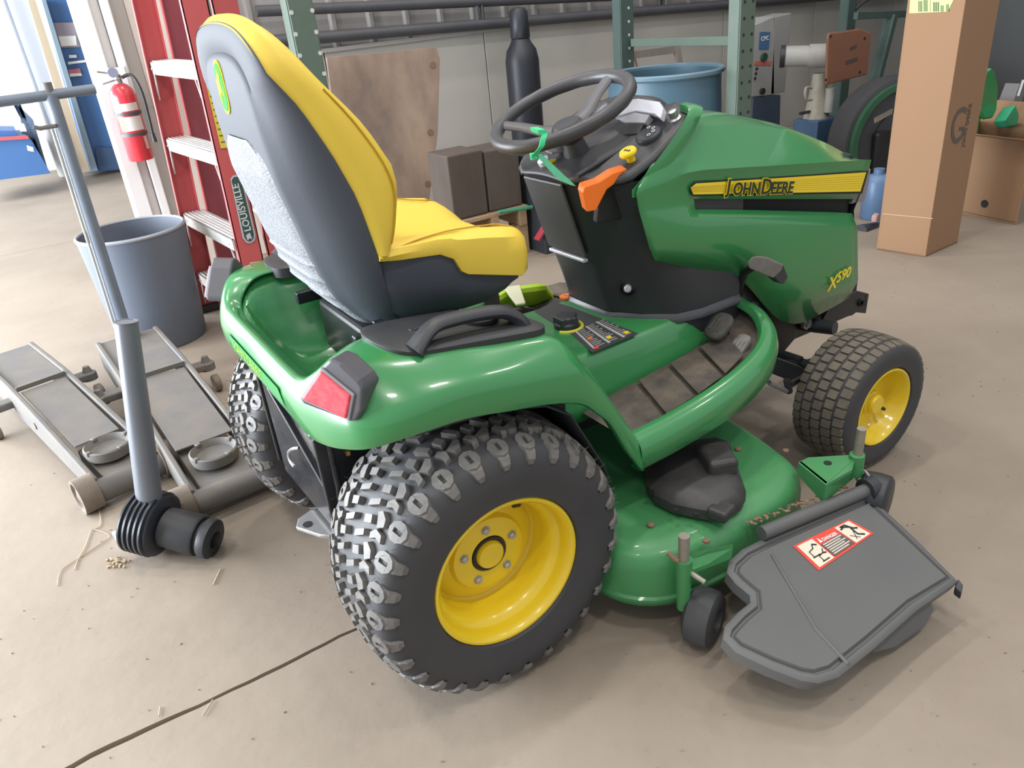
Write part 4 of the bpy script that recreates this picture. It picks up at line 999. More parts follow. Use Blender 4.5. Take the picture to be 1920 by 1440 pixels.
# ---------------------------------------------------------------- green tag tied to the steering wheel
TG = thing('zip_tag', 'bright green plastic tag looped around the steering wheel rim', 'tag', aty(1015, 290, -.12))
def yb(px, py, y): return aty(px, py, y)
R0 = ring[0]
lp0 = smooth_poly([yb(1022, 250, -.175), yb(1018, 262, -.182), yb(1015, 275, -.184), yb(1006, 286, -.176), yb(1000, 292, -.170)], 5, False)
rows = []
for i, p in enumerate(lp0):
    w = .0075; rows.append([p+Vector((-w, -.001, 0)), p+Vector((w, -.001, 0)), p+Vector((w, .001, 0)), p+Vector((-w, .001, 0))])
MB().loft(rows, closed=True, cap=True).build('tag_loop', TAGG, TG, smooth=False)
MB().prism([yb(*p, -.176) for p in ((1008, 244), (1022, 243), (1028, 251), (1018, 254), (1010, 252))], (0, .03, .004)).build('loop_top', TAGG, TG, smooth=False)
MB().prism([yb(*p, -.170) for p in ((996, 288), (1008, 286), (1010, 298), (998, 301))], (0, .008, 0)).build('tag_lock', TAGG, TG, smooth=False, bevel=.001)
MB().prism([yb(*p, -.170) for p in ((1006, 291), (1016, 289), (1080, 349), (1070, 347), (1052, 339), (1040, 330))], (0, .0015, 0)).build('tag_strip', mat('green_tag_printed', (.10, .60, .33), .5, noise=.5, nscale=160, col2=(.25, .72, .45)), TG, smooth=False)

# ================================================================ THINGS AROUND THE TRACTOR
FRED = mat('hazed_red_fibreglass', (.50, .085, .090), .5, noise=.25, nscale=6, col2=(.42, .09, .10))  # ladder red paled, with the haze put into its colour
FREDI = mat('shaded_red_fibreglass', (.30, .065, .085), .6)  # darker copy of the ladder red, shade put into the colour
ALU = mat('dull_aluminium', (.62, .61, .60), .4, .55, noise=.3, nscale=30, col2=(.42, .38, .33))

# ---------------------------------------------------------------- step ladder
LAD = thing('step_ladder', 'red fibreglass step ladder with aluminium treads behind the slate-grey bucket', 'ladder', (.08, 2.2, 0))
yl, yr = 2.60, 1.86
def rail(pa, pb, y, z0=0., z1=2.1):
    a = aty(*pa, y); b = aty(*pb, y); d = b-a
    return a+d*((z0-a.z)/d.z), a+d*((z1-a.z)/d.z)
LA, LB = rail((359, 512), (245, 0), yl); RA, RB = rail((455, 510), (338, 0), yr)
def channel(a, b, depth, flange, y_in, m, name):
    """U rail: web in the x-z plane, flanges turned inwards"""
    g = MB()
    g.prism([a, b, b+Vector((depth, 0, 0)), a+Vector((depth, 0, 0))], (0, .005*(1 if y_in > 0 else -1), 0))
    for off in (0, depth-.005):
        g.prism([a+Vector((off, 0, 0)), b+Vector((off, 0, 0)), b+Vector((off, y_in*flange, 0)), a+Vector((off, y_in*flange, 0))], (.005, 0, 0))
    return g.build(name, m, LAD, smooth=False)
wR = (aty(393, 0, yr)-aty(338, 0, yr)).x*.93
channel(RA, RB, wR, .030, 1, FRED, 'front_rail'); channel(LA, LB, wR, .030, -1, FRED, 'front_rail')
# rear legs folded in close behind the front rails
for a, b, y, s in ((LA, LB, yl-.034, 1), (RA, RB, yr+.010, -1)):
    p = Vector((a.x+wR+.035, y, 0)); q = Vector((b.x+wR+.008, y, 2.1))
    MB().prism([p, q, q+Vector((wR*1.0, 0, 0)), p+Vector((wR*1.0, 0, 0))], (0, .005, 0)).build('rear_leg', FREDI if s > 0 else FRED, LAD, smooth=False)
    MB().prism([p, q, q+Vector((0, -.028*s, 0)), p+Vector((0, -.028*s, 0))], (.005, 0, 0)).build('rear_leg_flange', FRED, LAD, smooth=False)
for k in range(6):
    z = .20+.36*k; t = z/2.1
    xa = lerp(RA.x+wR+.035, RB.x+wR+.008, t)+wR*.6
    MB().tube([(xa, yl-.05, z), (xa, yr+.02, z)], .010, 8).build('rear_brace', ALU, LAD)
steps = [((278, 112), (367, 128)), ((308, 257), (405, 291)), ((340, 397), (435, 452)), ((369, 512), (455, 568))]
for (la, ra) in steps:
    a = aty(*la, yl-.012); b = aty(*ra, yr+.012)
    z = (a.z+b.z)/2; dz2 = (a.z-b.z)*.20
    A = Vector((a.x, a.y, z+dz2)); B = Vector((b.x, b.y, z-dz2)); dep = Vector((wR*1.0, 0, 0))
    t = MB(); t.prism([A, B, B+Vector((0, 0, -.055)), A+Vector((0, 0, -.055))], (.006, 0, 0))
    t.prism([A, B, B+dep, A+dep], (0, 0, -.006)); t.prism([A+dep, B+dep, B+dep+Vector((0, 0, -.05)), A+dep+Vector((0, 0, -.05))], (.005, 0, 0))
    st = t.build('tread', ALU, LAD, smooth=False)
    for k in range(5):
        o = dep*(.14+.18*k); MB().bar(A+o+Vector((0, -.01, .002)), B+o+Vector((0, .01, .002)), .006, .005).build('tread_ridge', ALU, st, smooth=False)
    for e, s in ((A, -1), (B, 1)):
        MB().bar(e+Vector((0, s*.06, -.052)), e+Vector((.0, s*.004, -.17)), .010, .006, (1, 0, 0)).build('tread_brace', ALU, LAD, smooth=False)
        MB().lathe(e+Vector((-.002, s*.05, -.03)), (-1, 0, 0), [(0, .007), (.004, .006), (.004, .0005)], 10).build('rivet', STEEL, st)
for a in (LA, RA):
    MB().box((a.x+wR/2, a.y, .02), (wR+.03, .05, .04)).build('rubber_foot', BLACK, LAD, smooth=False, bevel=.006)
# maker's badge on the near rail
def rq(px, py): return aty(px, py, yr-.0035)
bad = [rq(*p) for p in ((432, 336), (437, 329), (446, 328), (454, 334), (479, 440), (478, 450), (470, 456), (462, 455), (455, 446))]
bad2 = [rq(*p)+Vector((0, -.0015, 0)) for p in ((434, 338), (438, 332), (446, 331), (452, 336), (476, 440), (475, 448), (469, 453), (463, 452), (458, 445))]
MB().prism(bad, (0, -.001, 0)).build('rail_badge', SILVER, LAD, smooth=False)
MB().prism(bad2, (0, -.001, 0)).build('badge_field', mat('badge_dark_green', (.045, .075, .08), .4), LAD, smooth=False)
e = rq(444, 335); s = rq(470.5, 432)
text('badge_lettering', 'LOUISVILLE', (e-s).length*.185, mat('badge_letter_silver', (.60, .62, .62), .4), s+Vector((0, -.004, 0)), e-s, Vector((-1, 0, .2)), LAD, sx=.98, bold=.0004)
MB().prism([rq(*p)+Vector((0, -.003, 0)) for p in ((461, 441), (468, 436), (473, 449), (468, 446), (464, 451))], (0, -.001, 0)).build('badge_arrow', SILVER, LAD, smooth=False)
yw = [rq(*p) for p in ((387, 161), (401, 161), (437, 276), (414, 278))]
MB().prism(yw, (0, -.0012, 0)).build('warning_sticker', mat('sticker_yellow', (.62, .50, .06), .5), LAD, smooth=False)
for k in range(9):
    t0 = .06+.105*k; a = yw[0].lerp(yw[3], t0); b = yw[1].lerp(yw[2], t0)
    MB().bar(a.lerp(b, .12)+Vector((0, -.0018, 0)), a.lerp(b, .88)+Vector((0, -.0018, 0)), .001, .012 if k in (0,) else .005).build('sticker_text_line', mat('sticker_dark', (.10, .085, .03), .6), LAD, smooth=False)
MB().prism([rq(*p) for p in ((468, 492), (488, 489), (490, 498), (470, 501))], (0, -.001, 0)).build('rating_sticker', mat('faded_sticker', (.60, .36, .30), .6), LAD, smooth=False)

# ---------------------------------------------------------------- bucket
BK = thing('trash_bucket', 'large round dark bucket, haze-paled to slate grey, standing before the red ladder', 'bucket', (-.25, 2.36, 0))
BKM = mat('scuffed_hazed_bin', (.115, .135, .175), .5, noise=.3, nscale=5, col2=(.13, .145, .175))  # dark bin lightened and blued: haze painted into the colour
c = Vector((-.237, 2.365, 0))
MB().lathe(c, (0, 0, 1), [(0, .002), (0, .196), (.012, .202), (.30, .222), (.552, .240), (.554, .233), (.30, .214), (.02, .194), (.02, .002)], 48).build('bucket_body', BKM, BK)
MB().lathe(c, (0, 0, 1), [(.548, .236), (.550, .244), (.557, .246), (.563, .242), (.564, .236), (.557, .232)], 48, closed=True).build('bucket_rim', mat('scuffed_rim', (.30, .32, .35), .45), BK)

# ---------------------------------------------------------------- floor jacks
JG = mat('dusty_grey_jack_paint', (.125, .122, .120), .7, noise=.6, nscale=8, col2=(.20, .165, .13))
JW = mat('rusty_cast_wheel', (.15, .125, .105), .7, noise=.6, nscale=20, col2=(.24, .18, .13))
def jack(label, rear, front, w, handle):
    """long trolley jack, from rear castors to front roller"""
    J = thing('floor_jack', label, 'jack', (rear[0], rear[1], 0), 'trolley jacks left of the tractor')
    A = Vector((*rear, 0)); B = Vector((*front, 0)); d = (B-A).normalized(); s = Vector((-d.y, d.x, 0)); L = (B-A).length
    def q(t, o, z): return A+d*(t*L)+s*o+Vector((0, 0, z))
    for sg in (-1, 1):
        prof = [(0, .205), (.34, .195), (.62, .160), (.90, .118), (1.0, .100), (1.0, .03), (.85, .03), (.5, .05), (.2, .07), (0, .08)]
        MB().prism([q(t, sg*w/2, z) for t, z in prof], s*(sg*.020)).build('side_plate', JG, J, smooth=False, bevel=.005)
    MB().prism([q(.0, -w/2, .197), q(.0, w/2, .197), q(.36, w/2, .184), q(.36, -w/2, .184)], (0, 0, -.006)).build('rear_cover', JG, J, smooth=False, bevel=.002)
    MB().prism([q(.39, -w/2+.008, .180), q(.39, w/2-.008, .180), q(.82, w/2-.014, .128), q(.82, -w/2+.014, .128)], (0, 0, -.006)).build('lift_arm_cover', JG, J, smooth=False, bevel=.002)
    MB().bar(q(.375, -w/2, .188), q(.375, w/2, .188), .012, .018).build('cover_rib', JG, J, smooth=False)
    MB().lathe(q(.90, 0, .095), (0, 0, 1), [(.004, .060), (.010, .074), (.030, .078), (.044, .078), (.048, .073), (.038, .066), (.026, .060), (.026, .0005)], 32).build('saddle', JG, J)
    for k in range(4):
        a = math.pi/2*k+.5; MB().box(q(.90, 0, .139)+Vector((.072*math.cos(a), .072*math.sin(a), 0)), (.018, .018, .014), rz=a).build('saddle_lug', JG, J, smooth=False, bevel=.003)
    MB().prism([q(.80, -w/2+.02, .10), q(.80, w/2-.02, .10), q(1.0, w/2-.02, .085), q(1.0, -w/2+.02, .085)], (0, 0, -.06)).build('front_beam', JG, J, smooth=False, bevel=.006)
    MB().tube([q(1.0, -w/2-.05, .05), q(1.0, w/2+.05, .05)], .040, 18).build('front_axle', JG, J)
    for sg in (-1, 1):
        MB().lathe(q(1.0, sg*(w/2+.045), .061), s, [(-.030, .0005), (-.020, .044), (-.030, .050), (-.030, .061), (.030, .061), (.030, .050), (.020, .044), (.020, .0005)], 28).build('front_wheel', JW, J)
        # rear castor on a side arm
        MB().bar(q(.30, sg*w/2, .11), q(.30, sg*(w/2+.09), .11), .06, .03).build('castor_arm', JG, J, smooth=False, bevel=.006)
        MB().lathe(q(.30, sg*(w/2+.10), .09), (0, 0, 1), [(0, .032), (.03, .032), (.035, .02), (.06, .012), (.06, .0005)], 18).build('castor_swivel', JG, J)
        MB().lathe(q(.33, sg*(w/2+.11), .036), s, [(-.014, .0005), (-.014, .032), (-.010, .036), (.010, .036), (.014, .032), (.014, .0005)], 22).build('castor_wheel', JW, J)
        MB().lathe(q(.55, sg*(w/2+.012), .11), s*sg, [(0, .014), (.012, .014), (.012, .0005)], 6).build('side_bolt', JW, J, smooth=False)
    if handle:
        h0 = q(.0, 0, .20); T = handle
        MB().lathe(q(.02, 0, .16), (0, 0, 1), [(-.05, .05), (.05, .05), (.07, .04), (.075, .0005)], 18).build('handle_socket', JG, J)
        MB().tube([h0, T], [.027, .024], 16).build('handle', mat('worn_hazed_steel', (.16, .19, .24), .5, noise=.3), J)  # handle steel paled to blue-grey, haze mixed into its colour
        hx = Vector((1, .10, 0)).normalized()
        MB().tube([T-hx*.21, T+hx*.16], .019, 14).build('tee_grip', mat('worn_hazed_steel', (.16, .19, .24)), J)
        MB().tube([T, T+Vector((0, 0, .045))], .017, 10).build('handle_tip', JG, J)
        k0 = T+Vector((-.02, -.02, -.11)); MB().tube([k0, k0+Vector((-.055, -.01, .0)), k0+Vector((-.075, -.01, .008))], .008, 8).build('release_crank', JG, J)
        MB().tube([T+Vector((-.035, -.01, -.12)), h0+Vector((-.035, -.01, .05))], .0055, 8).build('release_rod', mat('bright_rod', (.6, .6, .6), .3, .7), J)
    return J
jack('grey trolley jack with saddle cup at the far left edge', (-.885, 2.17), (-.603, .930), .18, None)
jack('grey trolley jack with upright T-handle beside the slate-grey bucket', (-.42, 1.95), (-.335, .62), .22, Vector(aty(95, 178, 1.95)))

# ---------------------------------------------------------------- steel tube with grooved pulley
PT = thing('tube_with_pulley', 'grey steel tube standing in a black grooved pulley and coupler', 'drive shaft', (-.57, .45, 0))
TUBE = mat('grey_blue_tube_paint', (.17, .185, .215), .35, .2, noise=.2, nscale=5)
base = Vector((-.572, .51, .13)); top = aty(236, 603, .54)
MB().tube([base+Vector((0, 0, .05)), top], [.036, .030], 28).build('tube', TUBE, PT)
MB().lathe(top, top-base, [(-.002, .031), (.001, .0315), (.001, .026), (-.03, .025)], 24).build('tube_end', TUBE, PT)
axn = Vector((.62, -.62, -.22)).normalized()
pc_ = Vector((-.588, .512, .102))
prof = [(-.055, .060), (-.050, .088)]
for k in range(5): prof += [(-.046+.016*k, .096), (-.040+.016*k, .097), (-.037+.016*k, .088), (-.034+.016*k, .088)]
prof += [(.036, .092), (.040, .085), (.042, .05), (.042, .0005)]
MB().lathe(pc_, axn, prof, 40).build('grooved_pulley', mat('black_pulley', (.030, .034, .042), .35), PT)
cpl = pc_+axn*.045
MB().lathe(cpl, axn, [(-.005, .046), (.005, .058), (.105, .062), (.112, .058), (.114, .048), (.122, .048), (.124, .056), (.130, .060), (.150, .058), (.156, .050), (.156, .026), (.135, .022), (.135, .0005)], 36).build('coupler', mat('black_coupler', (.028, .030, .034), .5), PT)
# ---------------------------------------------------------------- litter on the floor
pad = [atz(*p, .0) for p in ((211, 1003), (238, 994), (254, 1008), (236, 1032), (226, 1030))]
MB().prism([p+Vector((0, 0, .002)) for p in pad], (0, 0, .010)).build('foil_packet', mat('crumpled_foil', (.62, .62, .60), .5, bump=.6, bscale=60), None, smooth=False, bevel=.003)
o = bpy.data.objects['foil_packet']; tag(o, 'crumpled pale packet on the floor under the black pulley', 'packet')
STR = mat('straw', (.48, .38, .26), .8)
strg = smooth_poly([atz(*p, .003) for p in ((186, 950), (188, 985), (172, 995), (160, 1025), (146, 1050), (140, 1068))], 5, False)
MB().tube(strg, .0016, 5).build('twine', STR); tag(bpy.data.objects['twine'], 'thin frayed twine strand lying below the left trolley jack', 'twine')
strg = smooth_poly([atz(*p, .003) for p in ((176, 992), (205, 1005), (180, 1025), (150, 1045), (115, 1070), (108, 1098))], 5, False)
o = MB().tube(strg, .0014, 5).build('twine', STR); tag(o, 'longer twine strand curling towards the left of the floor', 'twine')
o = MB().tube([atz(414, 1066, .003), atz(400, 1096, .003)], .0018, 5).build('straw_stalk', STR); tag(o, 'single dark straw stalk below the black coupler', 'straw')
o = MB().tube([atz(399, 1312, .004), atz(380, 1341, .004)], .0014, 5).build('straw_stalk', STR); tag(o, 'pale straw stalk lying across the floor crack', 'straw')
o = MB().tube([atz(300, 1325, .003), atz(298, 1342, .003)], .0014, 5).build('straw_stalk', STR); tag(o, 'short pale straw stalk left of the floor crack', 'straw')
cr = MB()
for k in range(40):
    p = atz(random.gauss(216, 9), random.gauss(1054, 5), .004); cr.box(p, (random.uniform(.003, .012), random.uniform(.002, .006), .006), rz=random.random()*3)
o = cr.build('wood_crumbs', STR, smooth=False); tag(o, 'small heap of straw-coloured wood crumbs on the floor', 'crumbs', kind='stuff')
cr = MB()
for k in range(520):
    p = Vector((random.uniform(-1.4, 3.4), random.uniform(-1.6, 1.3), .0012)); l = random.uniform(.002, .006)
    cr.box(p, (l, random.uniform(.0012, .003), .002), rz=random.random()*3.1)
o = cr.build('floor_grit', mat('dark_grit', (.24, .19, .145), .9), smooth=False); tag(o, 'scattered specks of grit and chaff on the concrete', 'grit', kind='stuff')

# ---------------------------------------------------------------- fire extinguisher on the door post
EX = thing('fire_extinguisher', 'red fire extinguisher strapped to the white door post', 'extinguisher', (.05, 3.3, .70))
XR = mat('extinguisher_red', (.60, .035, .05), .3, coat=.4)
b0 = aty(262, 300, 3.33); t0 = aty(235, 180, 3.33); ax = Vector((b0.x*.5+t0.x*.5, 3.33, 0))
cx0 = (b0.x+t0.x)/2
MB().lathe((cx0, 3.33, b0.z), (0, 0, 1), [(0, .003), (0, .062), (.008, .068), (.34, .068), (.375, .060), (.40, .040), (.412, .022), (.412, .0005)], 32).build('cylinder_body', XR, EX)
zt_ = b0.z+.41
MB().lathe((cx0, 3.33, zt_), (0, 0, 1), [(0, .020), (.045, .020), (.045, .0005)], 16).build('valve', STEEL, EX)
MB().bar((cx0+.01, 3.32, zt_+.045), (cx0-.10, 3.29, zt_+.075), .020, .010).build('top_lever', STEEL, EX, smooth=False, bevel=.003)
MB().bar((cx0+.01, 3.32, zt_+.025), (cx0-.09, 3.29, zt_+.010), .018, .008).build('carry_lever', STEEL, EX, smooth=False, bevel=.003)
MB().lathe((cx0-.02, 3.30, zt_+.06), (0, -1, 0), [(0, .026), (.02, .026), (.02, .0005)], 20).build('pressure_gauge', mat('gauge_blue_grey', (.25, .28, .38), .3), EX)
hs = smooth_poly([(cx0+.02, 3.31, zt_+.03), (cx0+.07, 3.29, zt_+.035), (cx0+.092, 3.27, zt_-.05), (cx0+.090, 3.265, zt_-.18), (cx0+.085, 3.262, zt_-.27)], 5, False)
MB().tube(hs, .009, 10).build('hose', BLACK, EX); MB().tube([hs[-1], hs[-1]+Vector((0, 0, -.05))], [.011, .015], 10).build('nozzle', BLACK, EX)
for z in (.255, .145):
    MB().lathe((cx0, 3.33, b0.z+z), (0, 0, 1), [(-.009, .0685), (-.009, .0712), (.009, .0712), (.009, .0685)], 32, closed=True).build('strap', PIPEG, EX)
def wrap(z0, z1, a0, a1, m, name, r=.0688):
    rows = [[Vector((cx0+r*math.cos(a), 3.33+r*math.sin(a), z)) for a in [lerp(R(a0), R(a1), k/10) for k in range(11)]] for z in (b0.z+z0, b0.z+z1)]
    MB().loft(rows).build(name, m, EX)
wrap(.165, .24, -150, -40, mat('extinguisher_label', (.62, .58, .55), .5), 'label')
wrap(.27, .31, -150, -40, mat('extinguisher_label', (.62, .58, .55)), 'label')
wrap(.17, .235, -150, -125, mat('label_yellow', (.75, .60, .10), .5), 'label_mark', .0692)
wrap(.06, .13, -60, -40, mat('tag_pink', (.62, .40, .40), .6), 'inspection_tag', .0692)
MB().box((cx0+.01, 3.405, b0.z+.28), (.10, .012, .42)).build('wall_bracket', mat('bracket_white', (.70, .72, .74), .5), EX, smooth=False, bevel=.003)

# ---------------------------------------------------------------- pallet rack uprights
RG = mat('rack_green_paint', (.098, .140, .112), .55, noise=.4, nscale=10, col2=(.135, .165, .14))
RGD = mat('rack_dark_green_paint', (.050, .085, .075), .55, noise=.4, nscale=10, col2=(.075, .10, .09))
def upright(x0, x1, y, m, label, holes, zt=2.4, zb=0, hole_m=WHITE, white_edge=False):
    U = thing('rack_upright', label, 'rack post', ((x0+x1)/2, y, 0))
    w = x1-x0
    MB().box(((x0+x1)/2, y, zt/2), (w, .012, zt)).build('post_face', m, U, smooth=False, bevel=.002)
    for x in (x0, x1): MB().box((x, y+.035, zt/2), (.010, .07, zt)).build('post_flange', m, U, smooth=False, bevel=.002)
    for k in range(26):
        z = .10+.0762*k*1.0
        if z > zt: break
        for hx in holes:
            MB().lathe((x0+w*hx, y-.0062, z), (0, -1, 0), [(0, .0085), (.0012, .0085), (.0012, .0005)], 10).build('post_hole', hole_m, U)
    MB().box(((x0+x1)/2, y+.03, .006), (w+.05, .12, .012)).build('foot_plate', m, U, smooth=False)
    return U
HD_ = mat('hole_dark', (.02, .025, .022), .8); HL_ = mat('hole_light', (.55, .57, .55), .6)
a = aty(537, 0, 1.55); b = aty(583, 0, 1.55)
upright(a.x, b.x, 1.55, RG, 'green rack post with bright bolt holes just right of the ladder top', (.08, .95), hole_m=HL_)
u = bpy.data.objects['rack_upright']
a = aty(1162, 0, 2.4); b = aty(1186, 0, 2.4)
upright(a.x, b.x, 2.4, RGD, 'dark green perforated rack post standing behind the blue drum', (.62,), hole_m=HL_)
a = aty(1388, 0, 1.32); b = aty(1416, 0, 1.32)
upright(a.x, b.x, 1.32, RG, 'pale green perforated rack post in front of the blue drum', (.25, .80), hole_m=HD_)
a = aty(1591, 0, 2.5); b = aty(1607, 0, 2.5)
upright(a.x, b.x, 2.5, RGD, 'thin dark green rack post behind the orange-brown plate', (), hole_m=HD_)
a = aty(1186, 80, 2.38); b = aty(1388, 76, 1.36)
o = MB().bar(a, b, .03, .045).build('rack_beam', RG, smooth=False, bevel=.003); tag(o, 'green horizontal rack brace between two posts above the blue drum', 'rack beam')
a = aty(1186, 103, 2.9); b = aty(1272, 92, 2.9)
PW = mat('grey_weathered_wood', (.24, .215, .19), .8, noise=.6, nscale=7, col2=(.15, .13, .12), stretch=(1, 1, .3))
fr = thing('wooden_frame', 'weathered wooden frame leaning on the wall behind the drum', 'frame', (a.x, 2.9, 0))
MB().bar(a, b, .03, .05).build('frame_rail', PW, fr, smooth=False)
MB().bar(b+Vector((-.02, 0, .02)), Vector((aty(1292, 180, 2.8).x+.05, 2.75, 0)), .03, .05).build('frame_side', PW, fr, smooth=False)
MB().bar(aty(1180, 100, 2.8), Vector((aty(1205, 190, 2.7).x+.1, 2.6, 0)), .05, .06).build('frame_side', mat('brown_wood', (.22, .15, .10), .8, noise=.5, nscale=9), fr, smooth=False)

# ---------------------------------------------------------------- blue drum
DR = thing('plastic_drum', 'open blue plastic drum behind the steering wheel', 'drum', (2.55, 1.72, 0))
DB = mat('blue_drum_plastic', (.062, .125, .178), .45, noise=.3, nscale=3, col2=(.075, .135, .18))
c = Vector((2.56, 1.74, 0)); rD = .315
MB().lathe(c, (0, 0, 1), [(0, .002), (0, rD-.02), (.02, rD-.005), (.25, rD), (.28, rD+.008), (.31, rD), (.60, rD), (.63, rD+.008), (.66, rD), (.90, rD-.008), (.92, rD-.012), (.92, rD-.022), (.60, rD-.018), (.05, rD-.03), (.05, .002)], 56).build('drum_wall', DB, DR)
MB().lathe(c, (0, 0, 1), [(.905, rD-.004), (.915, rD+.012), (.930, rD+.014), (.938, rD+.004), (.932, rD-.018), (.915, rD-.016)], 56, closed=True).build('drum_rim', mat('pale_blue_rim', (.13, .215, .275), .4), DR)

# ---------------------------------------------------------------- gas cylinder
GC = thing('gas_cylinder', 'tall black gas cylinder against the wall beyond the steering wheel', 'gas cylinder', (2.55, 3.2, 0))
GCM = mat('black_cylinder_paint', (.022, .024, .032), .45, noise=.2)
a = aty(955, 200, 3.2); b = aty(1016, 200, 3.2); c = Vector(((a.x+b.x)/2, 3.2, 0)); rr = .118; zt_ = aty(978, 12, 3.2).z
MB().lathe(c, (0, 0, 1), [(0, .002), (0, rr-.01), (.015, rr), (zt_-.34, rr), (zt_-.27, rr*.88), (zt_-.225, rr*.62), (zt_-.20, rr*.53), (zt_-.20, .0005)], 36).build('cylinder_body', GCM, GC)
MB().lathe(c, (0, 0, 1), [(zt_-.205, .055), (zt_-.19, .068), (zt_-.10, .066), (zt_-.09, .064), (zt_-.03, .062), (zt_-.008, .045), (zt_, .0005)], 28).build('valve_cap', GCM, GC)

# ---------------------------------------------------------------- plywood board leaning on the wall
WB = mat('weathered_plywood', (.34, .245, .185), .75, noise=.85, nscale=3.2, col2=(.13, .095, .08), stretch=(1, 1, .45), bump=.15, bscale=14)
BP0, BN = (0, 2.78, 0), (0, 1, -.16)
pts = [on(px, py, BP0, BN) for px, py in ((612, 107), (700, 100), (818, 88), (825, 110), (821, 250), (810, 340), (801, 400))]
br = Vector((pts[-1].x-.03, 2.78, .0)); bl = Vector((pts[0].x-.14, 2.78, 0))
o = MB().prism(pts+[br, bl], (.004, .026, -.004)).build('plywood_board', WB, smooth=False, bevel=.002); tag(o, 'weathered brown plywood sheet leaning on the wall behind the yellow seat', 'board')
for (px, py) in ((812, 122), (807, 248), (802, 345)):
    k = MB().lathe(on(px, py, (0, 2.778, 0), BN), (0, -1, .16), [(0, .020), (.001, .020), (.001, .0005)], 14).build('knot', mat('wood_knot', (.20, .11, .07), .8), o)
# ---------------------------------------------------------------- timber blocks, pallet slats, lime webbing, red strap
TB = mat('old_dark_timber', (.100, .076, .062), .85, noise=.7, nscale=6, col2=(.055, .043, .038), stretch=(1, 1, .3), bump=.2, bscale=12)
zpt = aty(985, 385, 2.1).z
def block(name, px0, px1, pyt, y, dep, z0, m, label, cat, grp=None):
    a = aty(px0, pyt, y); b = aty(px1, pyt, y)
    o = MB().box(((a.x+b.x)/2, y+dep/2, (a.z+b.z)/4+z0/2), (b.x-a.x-.004, dep, (a.z+b.z)/2-z0)).build(name, m, smooth=False, bevel=.008)
    tag(o, label, cat, grp); return o
block('timber_block', 836, 905, 287, 2.13, .24, zpt+.002, TB, 'dark squared timber block beside the leaning plywood sheet', 'timber', 'timber blocks on the pallet')
block('timber_block', 906, 972, 278, 2.13, .24, zpt+.002, TB, 'squared timber block nearest the gas cylinder', 'timber', 'timber blocks on the pallet')
PL = mat('pallet_wood', (.40, .27, .165), .75, noise=.5, nscale=9, col2=(.28, .18, .11))
a = aty(925, 412, 2.05); b = aty(1003, 382, 2.05)
PAL = thing('pallet', 'light wood pallet carrying the timber blocks behind the seat', 'pallet', (1.65, 2.2, 0))
xp0, xp1 = aty(860, 400, 2.1).x, aty(991, 390, 2.1).x
for k in range(5): MB().box(((xp0+xp1)/2, 2.15+.11*k, zpt-.012), (xp1-xp0, .10, .022)).build('deck_slat', PL, PAL, smooth=False, bevel=.003)
for x in (xp0+.04, (xp0+xp1)/2, xp1-.04):
    MB().box((x, 2.37, zpt-.068), (.05, .54, .09)).build('stringer', PL, PAL, smooth=False, bevel=.003)
    for y in (2.15, 2.59): MB().box((x, y, (zpt-.115)/2), (.07, .07, zpt-.115)).build('pallet_leg', PL, PAL, smooth=False, bevel=.003)
a = aty(935, 398, 2.07); b = aty(998, 388, 2.07); o = MB().tube([a, b], .012, 8).build('green_hose', mat('hose_green', (.05, .24, .13), .5)); tag(o, 'short green hose along the front edge of the pallet', 'hose')
o = block('machine_cabinet', 1010, 1090, 290, 1.98, .4, 0, mat('dark_blue_black_panel', (.028, .032, .040), .5, noise=.2), 'dark blue-black cabinet behind the steering column', 'cabinet')
a = aty(1030, 412, 1.975); b = aty(1006, 450, 1.975); o = MB().bar(a, b, .01, .05, (0, -1, 0)).build('red_strap', mat('strap_red', (.32, .03, .05), .6)); tag(o, 'dark red strap hanging in front of the dark cabinet', 'strap')
LM = thing('webbing_bundle', 'lime green webbing bundle lying on the left footrest past the seat front', 'webbing', (.55, .38, .45))
for k in range(6):
    z = .474+.010*k
    P = [atz(906+5*k, 582-4*k, z), atz(935+4*k, 572-4.5*k, z+.012), atz(985+3*k, 565-4.5*k, z+.012), atz(1032-3*k, 556-3*k, z)]
    MB().tube(smooth_poly(P, 5, False), .018, 8).build('webbing_fold', LIME, LM)
MB().prism([atz(*p, .556) for p in ((945, 542), (975, 538), (986, 572), (968, 575), (955, 558))], (0, 0, .008)).build('pale_strap', mat('pale_strap', (.55, .56, .40), .7), LM, smooth=False, bevel=.003)
# ---------------------------------------------------------------- wall cabinet, boom with orange-brown plate
CB = thing('control_cabinet', 'grey wall control cabinet with blue screen right of the pale post', 'control cabinet', (4.3, 2.75, .5))
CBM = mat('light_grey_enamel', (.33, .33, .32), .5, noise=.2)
yC = 2.75
def cq(px, py, d=0): return aty(px, py, yC-d)
MB().prism([cq(1412, 48), cq(1452, 30), cq(1452, 178), cq(1408, 182)], (.0, .25, 0)).build('cabinet_box', CBM, CB, smooth=False, bevel=.006)
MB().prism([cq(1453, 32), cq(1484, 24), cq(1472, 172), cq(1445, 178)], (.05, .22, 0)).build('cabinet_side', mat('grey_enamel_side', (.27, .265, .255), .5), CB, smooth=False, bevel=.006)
MB().prism([cq(*p, .004) for p in ((1425, 60), (1444, 60), (1441, 92), (1423, 92))], (0, -.003, 0)).build('blue_screen', mat('screen_blue', (.06, .13, .26), .3), CB, smooth=False)
text('screen_lettering', 'CMC', .045, WHITE, cq(1427, 77, .009), (1, 0, 0), (0, 0, 1), CB, sx=.9)
MB().lathe(cq(1431, 107, .004), (0, -1, 0), [(0, .03), (.02, .03), (.02, .0005)], 18).build('push_button', mat('button_dark_green', (.02, .06, .04), .4), CB)
